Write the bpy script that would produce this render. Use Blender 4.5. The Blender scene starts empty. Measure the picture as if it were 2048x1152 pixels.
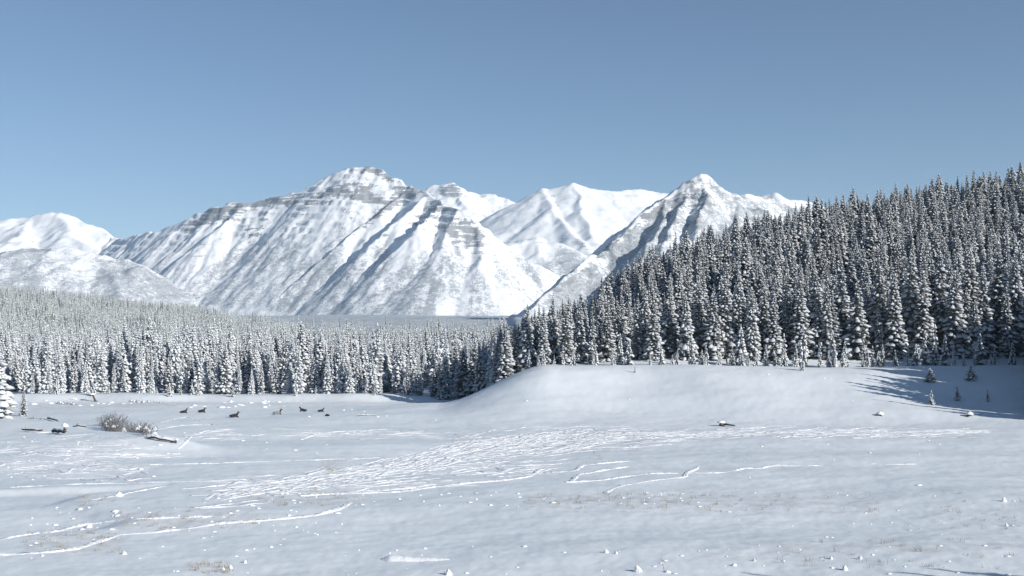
import bpy, math, random
import numpy as np
from mathutils import Vector

random.seed(7)
RNG = np.random.default_rng(11)
R = math.radians
SC = bpy.context.scene
COL = SC.collection

# ------------------------------------------------------------------ camera, sky, sun, exposure
F = 2472.0            # focal length in photo pixels (2048 wide)
CAMZ = 12.0           # the road the picture is taken from stands above the meadow
HOR = 690.0           # photo row of the true horizon
cam_d = bpy.data.cameras.new("camera")
cam_d.sensor_width = 36.0
cam_d.lens = F / 2048 * 36
cam_d.shift_y = (HOR - 576) / 2048
cam_d.clip_start = 0.5
cam_d.clip_end = 60000
cam = bpy.data.objects.new("camera", cam_d)
COL.objects.link(cam)
cam.location = (0, 0, CAMZ)
cam.rotation_euler = (R(90), 0, 0)
SC.camera = cam

SUN_AZ = 123.0        # compass bearing, +Y is 0: to the right and a little behind the viewer
SUN_EL = 22.0
w = bpy.data.worlds.new("World")
SC.world = w
w.use_nodes = True
nt = w.node_tree
nt.nodes.clear()
sky = nt.nodes.new("ShaderNodeTexSky")
sky.sky_type = 'NISHITA'
sky.sun_disc = False
sky.sun_elevation = R(SUN_EL)
sky.sun_rotation = R(SUN_AZ)
sky.altitude = 2600
sky.air_density = 1.0
sky.dust_density = 0.0
sky.ozone_density = 1.8
bg = nt.nodes.new("ShaderNodeBackground")
bg.inputs['Strength'].default_value = 0.085
ow = nt.nodes.new("ShaderNodeOutputWorld")
nt.links.new(sky.outputs[0], bg.inputs[0])
nt.links.new(bg.outputs[0], ow.inputs[0])

sun_d = bpy.data.lights.new("sun", 'SUN')
sun_d.energy = 4.6
sun_d.angle = R(0.5)
sun_d.color = (1.0, 0.965, 0.91)
sun = bpy.data.objects.new("sun", sun_d)
COL.objects.link(sun)
sv = Vector((math.sin(R(SUN_AZ)) * math.cos(R(SUN_EL)), math.cos(R(SUN_AZ)) * math.cos(R(SUN_EL)), math.sin(R(SUN_EL))))
sun.rotation_euler = (-sv).to_track_quat('-Z', 'Y').to_euler()

SC.view_settings.view_transform = 'Standard'
SC.view_settings.look = 'None'
SC.view_settings.gamma = 1
SC.view_settings.use_curve_mapping = False
SC.view_settings.exposure = 0.24
SC.render.engine = 'CYCLES'
SC.cycles.use_denoising = True
SC.cycles.max_bounces = 6
SC.cycles.diffuse_bounces = 3
SC.cycles.volume_bounces = 1
SC.cycles.transparent_max_bounces = 4

# ------------------------------------------------------------------ noise
def _h(ix, iy, seed):
    n = (ix.astype(np.int64) * 374761393 + iy.astype(np.int64) * 668265263 + seed * 982451653) & 0xffffffff
    n = ((n ^ (n >> 13)) * 1274126177) & 0xffffffff
    n = ((n ^ (n >> 16)) * 2246822519) & 0xffffffff
    return (n ^ (n >> 15)) & 0xffff

def gnoise(x, y, seed=0):
    x = np.asarray(x, float); y = np.asarray(y, float)
    x0 = np.floor(x); y0 = np.floor(y)
    fx = x - x0; fy = y - y0
    u = fx * fx * fx * (fx * (fx * 6 - 15) + 10); v = fy * fy * fy * (fy * (fy * 6 - 15) + 10)
    def g(dx, dy):
        a = _h(x0 + dx, y0 + dy, seed) * (2 * math.pi / 65536)
        return np.cos(a) * (fx - dx) + np.sin(a) * (fy - dy)
    a = g(0, 0) * (1 - u) + g(1, 0) * u
    b = g(0, 1) * (1 - u) + g(1, 1) * u
    return (a * (1 - v) + b * v) * 1.5

def fbm(x, y, octs=4, seed=0, gain=0.5):
    s = 0; a = 1.0; f = 1.0
    for i in range(octs):
        s = s + a * gnoise(np.asarray(x) * f + 17.3 * i, np.asarray(y) * f - 9.1 * i, seed + i)
        a *= gain; f *= 2.03
    return s

def ridged(x, y, octs=4, seed=0, gain=0.5):
    s = 0; a = 1.0; f = 1.0; wgt = 1.0
    for i in range(octs):
        n = (1 - np.abs(gnoise(np.asarray(x) * f + 5.7 * i, np.asarray(y) * f + 3.3 * i, seed + i))) ** 2
        n = n * wgt; wgt = np.clip(n * 1.6, 0, 1)
        s = s + a * n
        a *= gain; f *= 2.1
    return s

def smooth(t):
    t = np.clip(t, 0, 1)
    return t * t * (3 - 2 * t)

def px_of(X, Y, Z):
    return 1024 + F * X / Y, HOR - F * (Z - CAMZ) / Y

def P(px, py, d):
    return ((px - 1024) / F * d, d, CAMZ + (HOR - py) * d / F)

def poly_mask(px, py, poly, soft):
    """soft inside/outside test of points against a polygon"""
    inside = np.zeros(px.shape, bool)
    dist = np.full(px.shape, 1e9)
    n = len(poly)
    for i in range(n):
        x0, y0 = poly[i]; x1, y1 = poly[(i + 1) % n]
        c = ((y0 > py) != (y1 > py)) & (px < (x1 - x0) * (py - y0) / ((y1 - y0) if y1 != y0 else 1e-9) + x0)
        inside ^= c
        L = (x1 - x0) ** 2 + (y1 - y0) ** 2 + 1e-9
        t = np.clip(((px - x0) * (x1 - x0) + (py - y0) * (y1 - y0)) / L, 0, 1)
        dist = np.minimum(dist, np.hypot(px - x0 - t * (x1 - x0), py - y0 - t * (y1 - y0)))
    sd = np.where(inside, dist, -dist)
    return smooth(sd / (2 * soft) + 0.5)

# ------------------------------------------------------------------ terrain of the valley
CREST = np.array([(-8, 290, 7.9), (4, 285, 8.2), (20, 284, 13), (33, 292, 22.5), (63, 326, 32.5), (98, 358, 42), (138, 388, 50), (165, 402, 55), (260, 440, 72), (420, 480, 95)], float)
POND = [(-60, 985), (100, 979), (330, 971), (170, 990), (110, 1010), (190, 1023), (240, 1040), (200, 1050), (-60, 1064)]
POND_W = [((x - 1024) / F * (F * CAMZ / (y - HOR)), F * CAMZ / (y - HOR)) for x, y in POND]

def ground_z(X, Y, fine=True):
    X = np.asarray(X, float); Y = np.asarray(Y, float)
    # terrace with the bank in front of the right-hand forest
    wob = 3.0 * gnoise(X / 38.0, Y / 60.0, 3) + 1.2 * gnoise(X / 14, Y / 20, 4)
    tf = (Y - 187 + wob * 1.4 + np.clip(X - 60, 0, 200) * 0.05) / 46.0
    tl = (X + 13 + wob * 0.3) / 20.0
    z = 7.9 * smooth(tf) * smooth(tl)
    z = z + 1.3 * np.exp(-((X + 10) / 17) ** 2 - ((Y - 222) / 24) ** 2)
    # hillside
    yc = np.interp(X, CREST[:, 0], CREST[:, 1]); zc = np.interp(X, CREST[:, 0], CREST[:, 2])
    t = (Y - 239) / (yc - 239)
    hill = np.where(t <= 1, (zc - 7.9) * (np.clip(t, 0, 1) ** 1.15), (zc - 7.9) * np.exp(-((np.maximum(t, 1) - 1) * (yc - 239) / 260) ** 2))
    hill = np.maximum(hill, 0) * smooth((X + 4) / 26)
    z = z + hill
    # valley floor climbing gently to the foot of the mountains, and a wooded rise on the left
    z = z + np.clip(Y - 300, 0, 1e9) * 0.027 * (0.35 + 0.65 * smooth((Y - 300) / 900))
    z = z + 50 * np.exp(-((Y - 1550) / 520) ** 2) * smooth((-X - 230) / 560)
    z = z + 6 * fbm(X / 420, Y / 420, 3, 21) * smooth((Y - 420) / 700)
    # low bank at the far edge of the river flat
    z = z + 1.3 * smooth((Y - 256 + 2 * gnoise(X / 12, 0 * X, 8)) / 7) * smooth((-X - 8) / 18)
    # near mound on the left
    ax, ay, bx, by = -78.0, 186.0, -35.0, 134.0
    L = math.hypot(bx - ax, by - ay); ux, uy = (bx - ax) / L, (by - ay) / L
    s = (X - ax) * ux + (Y - ay) * uy
    q = (X - ax) * uy - (Y - ay) * ux          # positive on the near side
    m = np.where(q > 0, np.exp(-(q / 20) ** 2), np.exp(-(q / 3.2) ** 2)) * smooth((L + 6 - s) / 14)
    z = z + 1.5 * m * np.where(Y < 260, 1, 0)
    # swells and hollows of the meadow
    near = smooth((Y - 20) / 30) * smooth((330 - Y) / 60)
    z = z + near * (0.55 * gnoise(X / 34 + Y / 90, Y / 17, 31) + 0.13 * gnoise(X / 12, Y / 8, 32) + 0.07 * gnoise(X / 4, Y / 3, 33))
    if fine:
        z = z + near * (0.03 * gnoise(X / 1.3, Y / 1.1, 34) + 0.015 * gnoise(X / .5, Y / .5, 35))
    sel = (Y > 70) & (Y < 112) & (X < -5) & (X > -60)
    if np.any(sel):
        pm = np.zeros(X.shape)
        pm[sel] = poly_mask(X[sel], Y[sel], POND_W, 1.3)
        z = z - 0.4 * pm
    # road embankment under the viewer
    rr = np.hypot(X * 0.25, Y)
    z = np.maximum(z, 10.2 - np.clip(rr - 2.0, 0, 999) * 0.235)
    return z

def at_px(px, py, d0=46, d1=420):
    """point of the ground seen at a photo pixel (first hit)"""
    d = np.linspace(d0, d1, 1500)
    X = (px - 1024) / F * d
    ray = CAMZ + (HOR - py) * d / F
    g = ground_z(X, d, False)
    k = np.argmax(g >= ray)
    if not np.any(g >= ray): k = len(d) - 1
    return float(X[k]), float(d[k]), float(ground_z(np.array([X[k]]), np.array([d[k]]))[0])

# ------------------------------------------------------------------ materials
def new_mat(name):
    m = bpy.data.materials.new(name); m.use_nodes = True
    n = m.node_tree; b = n.nodes["Principled BSDF"]
    return m, n, b

def N(n, t, **kw):
    o = n.nodes.new(t)
    for k, v in kw.items():
        if k in o.inputs.keys(): o.inputs[k].default_value = v
        else: setattr(o, k, v)
    return o

def mixc(n, fac, a, b):
    m = n.nodes.new("ShaderNodeMix"); m.data_type = 'RGBA'
    for i, v in ((0, fac), (6, a), (7, b)):
        if isinstance(v, bpy.types.NodeSocket): n.links.new(v, m.inputs[i])
        else: m.inputs[i].default_value = v
    return m.outputs[2]

def maprange(n, v, a, b, c=0.0, d=1.0):
    m = n.nodes.new("ShaderNodeMapRange")
    n.links.new(v, m.inputs[0])
    for i, x in zip((1, 2, 3, 4), (a, b, c, d)): m.inputs[i].default_value = x
    return m.outputs[0]

def objcoord(n):
    return n.nodes.new("ShaderNodeNewGeometry").outputs['Position']

def noise_tex(n, vec, scale, detail=4, rough=0.55):
    t = N(n, "ShaderNodeTexNoise", Scale=scale, Detail=detail, Roughness=rough)
    n.links.new(vec, t.inputs['Vector'])
    return t.outputs[0]

def snow_material(name, col, bump_scale, bump_dist, var=0.06, strength=0.5):
    m, n, b = new_mat(name)
    p = objcoord(n)
    f = noise_tex(n, p, bump_scale * 0.13, 5)
    lo = tuple(c * (1 - var) for c in col) + (1,)
    c = mixc(n, maprange(n, f, 0.35, 0.65), lo, tuple(col) + (1,))
    n.links.new(c, b.inputs['Base Color'])
    b.inputs['Roughness'].default_value = 0.6
    b.inputs['Specular IOR Level'].default_value = 0.25
    bp = N(n, "ShaderNodeBump", Strength=strength, Distance=bump_dist)
    n.links.new(noise_tex(n, p, bump_scale, 6, 0.6), bp.inputs['Height'])
    n.links.new(bp.outputs[0], b.inputs['Normal'])
    return m

def plain_mat(name, col, rough=0.85, var=0.3, scale=3.0):
    m, n, b = new_mat(name)
    f = noise_tex(n, objcoord(n), scale, 3)
    c = mixc(n, f, tuple(x * (1 - var) for x in col) + (1,), tuple(x * (1 + var) for x in col) + (1,))
    n.links.new(c, b.inputs['Base Color'])
    b.inputs['Roughness'].default_value = rough
    b.inputs['Specular IOR Level'].default_value = 0.2
    return m

M_TREESNOW = snow_material("snow_on_branches", (0.76, 0.78, 0.80), 3.0, 0.12, 0.16, 0.6)
M_NEEDLE = plain_mat("spruce_needles", (0.17, 0.178, 0.178), 0.8, 0.6, 1.6)
M_FROST = plain_mat("frosted_needles", (0.36, 0.385, 0.395), 0.85, 0.45, 1.3)
M_HILLSNOW = snow_material("dimmed_snow_on_branches", (0.66, 0.68, 0.70), 3.0, 0.12, 0.22, 0.6)  # darker copy of the branch snow; dim grazing sun put into its colour
M_FARFROST = plain_mat("pale_green_frosted_needles", (0.31, 0.345, 0.315), 0.85, 0.45, 1.3)
M_BARK = plain_mat("bark", (0.07, 0.055, 0.045), 0.9, 0.3, 4)
M_DEADWOOD = plain_mat("dead_wood", (0.085, 0.075, 0.065), 0.9, 0.35, 5)
M_TWIG = plain_mat("bare_twigs", (0.17, 0.165, 0.16), 0.9, 0.35, 4)
M_GRASS = plain_mat("dry_grass", (0.36, 0.33, 0.27), 0.9, 0.3, 3)
M_TRACK = snow_material("churned_snow", (0.88, 0.89, 0.90), 6, 0.06, 0.03, 0.6)
M_HIDE = plain_mat("elk_hide", (0.075, 0.055, 0.045), 0.9, 0.3, 4)
M_HIDE_PALE = plain_mat("pale_elk_hide", (0.24, 0.20, 0.165), 0.9, 0.3, 4)
M_HIDE_DARK = plain_mat("dark_elk_hide", (0.035, 0.028, 0.025), 0.9, 0.3, 4)

def ground_material():
    m, n, b = new_mat("meadow_snow")
    p = objcoord(n)
    big = noise_tex(n, p, 0.05, 4)
    mid = noise_tex(n, p, 0.6, 5)
    c1 = mixc(n, maprange(n, big, 0.35, 0.65), (0.745, 0.785, 0.805, 1), (0.79, 0.83, 0.845, 1))
    # thin snow over old grass shows faintly tawny
    at = N(n, "ShaderNodeAttribute", attribute_name="thin")
    mm = n.nodes.new("ShaderNodeMath"); mm.operation = 'MULTIPLY'
    n.links.new(at.outputs['Fac'], mm.inputs[0]); n.links.new(maprange(n, mid, 0.46, 0.66), mm.inputs[1])
    c2 = mixc(n, mm.outputs[0], c1, (0.60, 0.58, 0.53, 1))
    # far wooded plain: snow-dusted crowns too far off to tell apart
    aw = N(n, "ShaderNodeAttribute", attribute_name="wood")
    wn = noise_tex(n, p, 0.02, 6, 0.7)
    wc = mixc(n, maprange(n, wn, 0.4, 0.62), (0.42, 0.445, 0.46, 1), (0.62, 0.645, 0.66, 1))
    c3 = mixc(n, aw.outputs['Fac'], c2, wc)
    n.links.new(c3, b.inputs['Base Color'])
    b.inputs['Roughness'].default_value = 0.55
    b.inputs['Specular IOR Level'].default_value = 0.25
    bp = N(n, "ShaderNodeBump", Strength=0.2, Distance=0.08)
    n.links.new(noise_tex(n, p, 2.2, 6, 0.62), bp.inputs['Height'])
    n.links.new(bp.outputs[0], b.inputs['Normal'])
    return m

def mountain_material():
    m, n, b = new_mat("snowy_mountain")
    p = objcoord(n)
    ar = N(n, "ShaderNodeAttribute", attribute_name="rock").outputs['Fac']
    aw = N(n, "ShaderNodeAttribute", attribute_name="wood").outputs['Fac']
    n1 = noise_tex(n, p, 0.012, 7, 0.68)
    n2 = noise_tex(n, p, 0.045, 6, 0.75)
    # stretched noise for ledges
    mp = N(n, "ShaderNodeMapping"); mp.inputs['Scale'].default_value = (0.006, 0.006, 0.07)
    mp.inputs['Rotation'].default_value = (0, R(9), 0)
    n.links.new(p, mp.inputs[0])
    led = noise_tex(n, mp.outputs[0], 1.0, 4, 0.6)
    def add(a, bb, k):
        x = n.nodes.new("ShaderNodeMath"); x.operation = 'MULTIPLY_ADD'
        n.links.new(bb, x.inputs[0]); x.inputs[1].default_value = k; n.links.new(a, x.inputs[2])
        return x.outputs[0]
    n3 = noise_tex(n, p, 0.16, 3, 0.6)
    fr = maprange(n, add(add(add(add(ar, led, 2.6), n1, 0.9), n2, 1.5), n3, 1.2), 0.54 + 3.1, 0.68 + 3.1)
    fw = maprange(n, add(add(add(aw, n2, 2.2), n1, 1.0), n3, 2.0), 0.34 + 2.6, 0.66 + 2.6)
    snow = (0.88, 0.885, 0.89, 1)
    wood = mixc(n, maprange(n, n3, .35, .65), (0.24, 0.265, 0.285, 1), (0.56, 0.58, 0.60, 1))
    rock = mixc(n, n2, (0.19, 0.195, 0.21, 1), (0.44, 0.445, 0.45, 1))
    c = mixc(n, fr, mixc(n, fw, snow, wood), rock)
    n.links.new(c, b.inputs['Base Color'])
    b.inputs['Roughness'].default_value = 0.8
    b.inputs['Specular IOR Level'].default_value = 0.15
    bp = N(n, "ShaderNodeBump", Strength=0.6, Distance=9.0)
    n.links.new(n1, bp.inputs['Height'])
    n.links.new(bp.outputs[0], b.inputs['Normal'])
    return m

M_GROUND = ground_material()
M_MOUNT = mountain_material()

# ------------------------------------------------------------------ object helpers
def mesh_np(name, V, faces, mats, smooth_shade=True, fmat=None):
    me = bpy.data.meshes.new(name)
    me.from_pydata([tuple(v) for v in V] if not isinstance(V, np.ndarray) else V.tolist(), [], faces)
    for mt in mats: me.materials.append(mt)
    if fmat is not None: me.polygons.foreach_set('material_index', np.asarray(fmat, np.int32))
    if smooth_shade: me.polygons.foreach_set('use_smooth', np.ones(len(me.polygons), bool))
    me.update()
    return me

def grid_mesh(name, X, Y, Z, mat, attrs=None):
    nr, nc = X.shape
    V = np.stack([X, Y, Z], -1).reshape(-1, 3).astype(np.float32)
    i = np.arange(nr * nc).reshape(nr, nc)
    q = np.stack([i[:-1, :-1], i[:-1, 1:], i[1:, 1:], i[1:, :-1]], -1).reshape(-1, 4).astype(np.int32)
    me = bpy.data.meshes.new(name)
    me.vertices.add(len(V)); me.vertices.foreach_set('co', V.ravel())
    me.loops.add(q.size); me.loops.foreach_set('vertex_index', q.ravel())
    me.polygons.add(len(q))
    me.polygons.foreach_set('loop_start', np.arange(0, q.size, 4, dtype=np.int32))
    me.polygons.foreach_set('use_smooth', np.ones(len(q), bool))
    me.update(calc_edges=True)
    me.materials.append(mat)
    for k, a in (attrs or {}).items():
        at = me.attributes.new(k, 'FLOAT', 'POINT'); at.data.foreach_set('value', a.astype(np.float32).ravel())
    return me

def link(name, data, parent=None, loc=(0, 0, 0), rz=0.0, sc=1.0, label=None, cat=None, group=None, kind=None, rot=None):
    o = bpy.data.objects.new(name, data)
    COL.objects.link(o)
    if parent is not None: o.parent = parent
    o.location = loc
    o.rotation_euler = rot if rot is not None else (0, 0, rz)
    o.scale = (sc,) * 3 if not isinstance(sc, tuple) else sc
    if label: o['label'] = label
    if cat: o['category'] = cat
    if group: o['group'] = group
    if kind: o['kind'] = kind
    return o

# ------------------------------------------------------------------ ground sheet
def build_ground():
    th = np.concatenate([np.linspace(-100, -26, 38)[:-1], np.linspace(-26, 26, 600), np.linspace(26, 100, 38)[1:]])
    r = np.concatenate([np.linspace(1, 45, 14)[:-1], np.geomspace(45, 330, 430)[:-1], np.geomspace(330, 16000, 110)])
    T, RR = np.meshgrid(np.radians(th), r)
    X = RR * np.sin(T); Y = RR * np.cos(T)
    Z = ground_z(X, Y)
    thin = np.zeros(X.shape)
    px, py = px_of(X, np.maximum(Y, 1), Z)
    near = (Y > 40) & (Y < 260)
    for poly in ([(460, 985), (720, 975), (760, 1010), (520, 1012)], [(1040, 985), (1700, 985), (1760, 1030), (1050, 1018)], [(60, 1065), (250, 1060), (240, 1105), (40, 1112)],
                 [(230, 1030), (520, 1020), (560, 1045), (230, 1066)], [(640, 925), (690, 920), (660, 945), (620, 950)], [(1400, 1090), (2048, 1080), (2048, 1110), (1400, 1120)],
                 [(980, 870), (1300, 862), (1280, 905), (900, 910)], [(60, 803), (360, 803), (400, 818), (60, 826)]):
        xs = [p[0] for p in poly]; ys = [p[1] for p in poly]
        s = near & (px > min(xs) - 40) & (px < max(xs) + 40) & (py > min(ys) - 20) & (py < max(ys) + 20)
        if np.any(s): thin[s] = np.maximum(thin[s], 0.6 * poly_mask(px[s], py[s], poly, 10))
    wood = smooth((RR - 700) / 500)
    me = grid_mesh("ground", X, Y, Z, M_GROUND, {'thin': thin, 'wood': wood})
    link("snowy_ground", me, kind="structure")
build_ground()

# ------------------------------------------------------------------ mountains
def seg_ridges(ridges):
    S = []
    for pts, k in ridges:
        W = [P(*p) for p in pts]
        for a, b in zip(W[:-1], W[1:]): S.append((a, b, k))
    return S

def add_spurs(ridges, every, seed, base=150, kmul=0.86, spread=65, maxlen=700, minlen=60):
    rr = random.Random(seed)
    out = []
    for pts, k in ridges:
        W = [Vector(P(*p)) for p in pts]
        side = 1
        for a, b in zip(W[:-1], W[1:]):
            L = (b.xy - a.xy).length
            nsp = max(1, int(L / every))
            for i in range(nsp):
                t = (i + rr.uniform(.2, .8)) / nsp
                p = a.lerp(b, t)
                dirv = (b - a).xy.normalized()
                if b.z > a.z: dirv = -dirv
                for side in (1, -1):
                    if rr.random() < .2: continue
                    ang = R(rr.uniform(spread - 18, spread + 18)) * side
                    dv = Vector((dirv.x * math.cos(ang) - dirv.y * math.sin(ang), dirv.x * math.sin(ang) + dirv.y * math.cos(ang)))
                    kk = k * rr.uniform(kmul - .06, kmul + .08)
                    ln = min(maxlen, (p.z - base) / kk) * rr.uniform(.5, 1)
                    if ln < minlen: continue
                    q = Vector((p.x + dv.x * ln, p.y + dv.y * ln, p.z - kk * ln))
                    out.append((tuple(p - Vector((0, 0, 4))), tuple(q), k * 1.12))
    return out

def fall_lines(H, nz, steps, rng_seed, blur=1):
    """noise drawn out along the line of steepest descent: gullies and avalanche chutes"""
    rng = np.random.default_rng(rng_seed)
    n = rng.standard_normal(H.shape)
    for _ in range(blur):
        n = (n + np.roll(n, 1, 0) + np.roll(n, -1, 0) + np.roll(n, 1, 1) + np.roll(n, -1, 1)) / 5
    B = H.copy()
    for _ in range(6): B = (B + np.roll(B, 1, 0) + np.roll(B, -1, 0) + np.roll(B, 1, 1) + np.roll(B, -1, 1)) / 5
    gy, gx = np.gradient(B)
    L = np.hypot(gx, gy) + 1e-6
    gx, gy = gx / L, gy / L
    nr, nc = H.shape
    r0, c0 = np.meshgrid(np.arange(nr, dtype=float), np.arange(nc, dtype=float), indexing='ij')
    acc = n.copy()
    for sgn in (1, -1):
        r, c = r0.copy(), c0.copy()
        for _ in range(steps):
            i = np.clip(np.rint(r).astype(int), 0, nr - 1); j = np.clip(np.rint(c).astype(int), 0, nc - 1)
            r = r + sgn * gy[i, j]; c = c + sgn * gx[i, j]
            i = np.clip(np.rint(r).astype(int), 0, nr - 1); j = np.clip(np.rint(c).astype(int), 0, nc - 1)
            acc += n[i, j]
    acc = (acc + np.roll(acc, 1, 0) + np.roll(acc, -1, 0) + np.roll(acc, 1, 1) + np.roll(acc, -1, 1)) / 5
    return np.clip((acc - acc.mean()) / (acc.std() + 1e-9), -2.5, 2.5)

def build_mountain(name, bounds, step, ridges, spurs_every, seed, rough=1.0, rock_pts=(), wood_pts=(), wood_base=0.0, strata=0.0, rock_slope=(0.60, 0.46), spur_len=700, kmul=0.86, warp=1.0, lean=0.0, band=1.0, gully=2.0):
    x0, x1, y0, y1 = bounds
    xs = np.arange(x0, x1 + step, step); ys = np.arange(y0, y1 + step, step)
    X, Y = np.meshgrid(xs, ys)
    wx = X + warp * (46 * fbm(X / 330, Y / 330, 3, seed + 50) + 12 * fbm(X / 80, Y / 80, 2, seed + 57))
    wy = Y + warp * (46 * fbm(X / 330, Y / 330, 3, seed + 60) + 12 * fbm(X / 80, Y / 80, 2, seed + 67))
    S = seg_ridges(ridges)
    if spurs_every: S = S + add_spurs(ridges, spurs_every, seed, kmul=kmul, maxlen=spur_len)
    H = np.full(X.shape, -1e9)
    rid = len(seg_ridges(ridges))
    for j, (a, b, k) in enumerate(S):
        ax, ay, az = a; bx, by, bz = b
        # keep the skyline sharp: main ridges use the unwarped plan near their line
        dx, dy = bx - ax, by - ay
        L2 = dx * dx + dy * dy + 1e-6
        t = np.clip(((wx - ax) * dx + (wy - ay) * dy) / L2, 0, 1)
        d = np.hypot(wx - ax - t * dx, wy - ay - t * dy)
        h = az + t * (bz - az) - k * d * (1 - 0.16 * d / (d + 500))
        H = np.maximum(H, h)
    amp = smooth((H - 60 * band) / (300 * band))
    rg = ridged(X / (210 * band) + .3 * gnoise(X / 100, Y / 100, seed + 3), Y / (210 * band), 5, seed + 5, 0.55) - 1.0
    H = H + rough * amp * (10 * rg + 6 * fbm(X / 55, Y / 55, 4, seed + 9, 0.65))
    chute = fall_lines(H, 0, 26, seed + 1, 1)
    broad = fall_lines(H, 0, 40, seed + 2, 9)
    H = H - amp * gully * band * (0.75 * chute + 1.7 * broad) * (0.55 + 0.6 * smooth(.5 + fbm(X / 300, Y / 300, 2, seed + 41)))
    if strata:
        T = 46.0
        s = (H + 0.16 * X + 0.05 * Y + 10 * fbm(X / 200, Y / 200, 2, seed + 14)) / T
        fl = np.floor(s); fr = s - fl
        terr = T * (fl + smooth((fr - .25) / .5)) - 0.16 * X - 0.05 * Y - 10 * fbm(X / 200, Y / 200, 2, seed + 14)
        wgt = strata * smooth((H - 420) / 250) * smooth(0.5 + 1.2 * fbm(X / 260, Y / 260, 2, seed + 15))
        H = H * (1 - wgt) + terr * wgt
    gy, gx = np.gradient(H, step)
    nz = 1 / np.sqrt(1 + gx * gx + gy * gy)
    rock = smooth((rock_slope[0] - nz) / (rock_slope[0] - rock_slope[1])) * 0.8
    px, py = px_of(X, Y, H)
    wood = wood_base + 0 * X
    for poly, soft, st in wood_pts: wood = np.maximum(wood, st * poly_mask(px, py, poly, soft))
    wood = np.clip(wood - (0.14 * chute + 0.10 * broad) * (wood > 0.01), 0, 1.2)
    rk = 0 * X
    for poly, soft, st in rock_pts: rk = np.maximum(rk, st * poly_mask(px, py, poly, soft))
    rock = np.maximum(rock, rk - (0.10 * chute + 0.12 * broad) * (rk > .05))
    me = grid_mesh(name, X, Y, H, M_MOUNT, {'rock': rock, 'wood': np.clip(wood, 0, 1.2)})
    return link(name, me, kind="structure")

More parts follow.
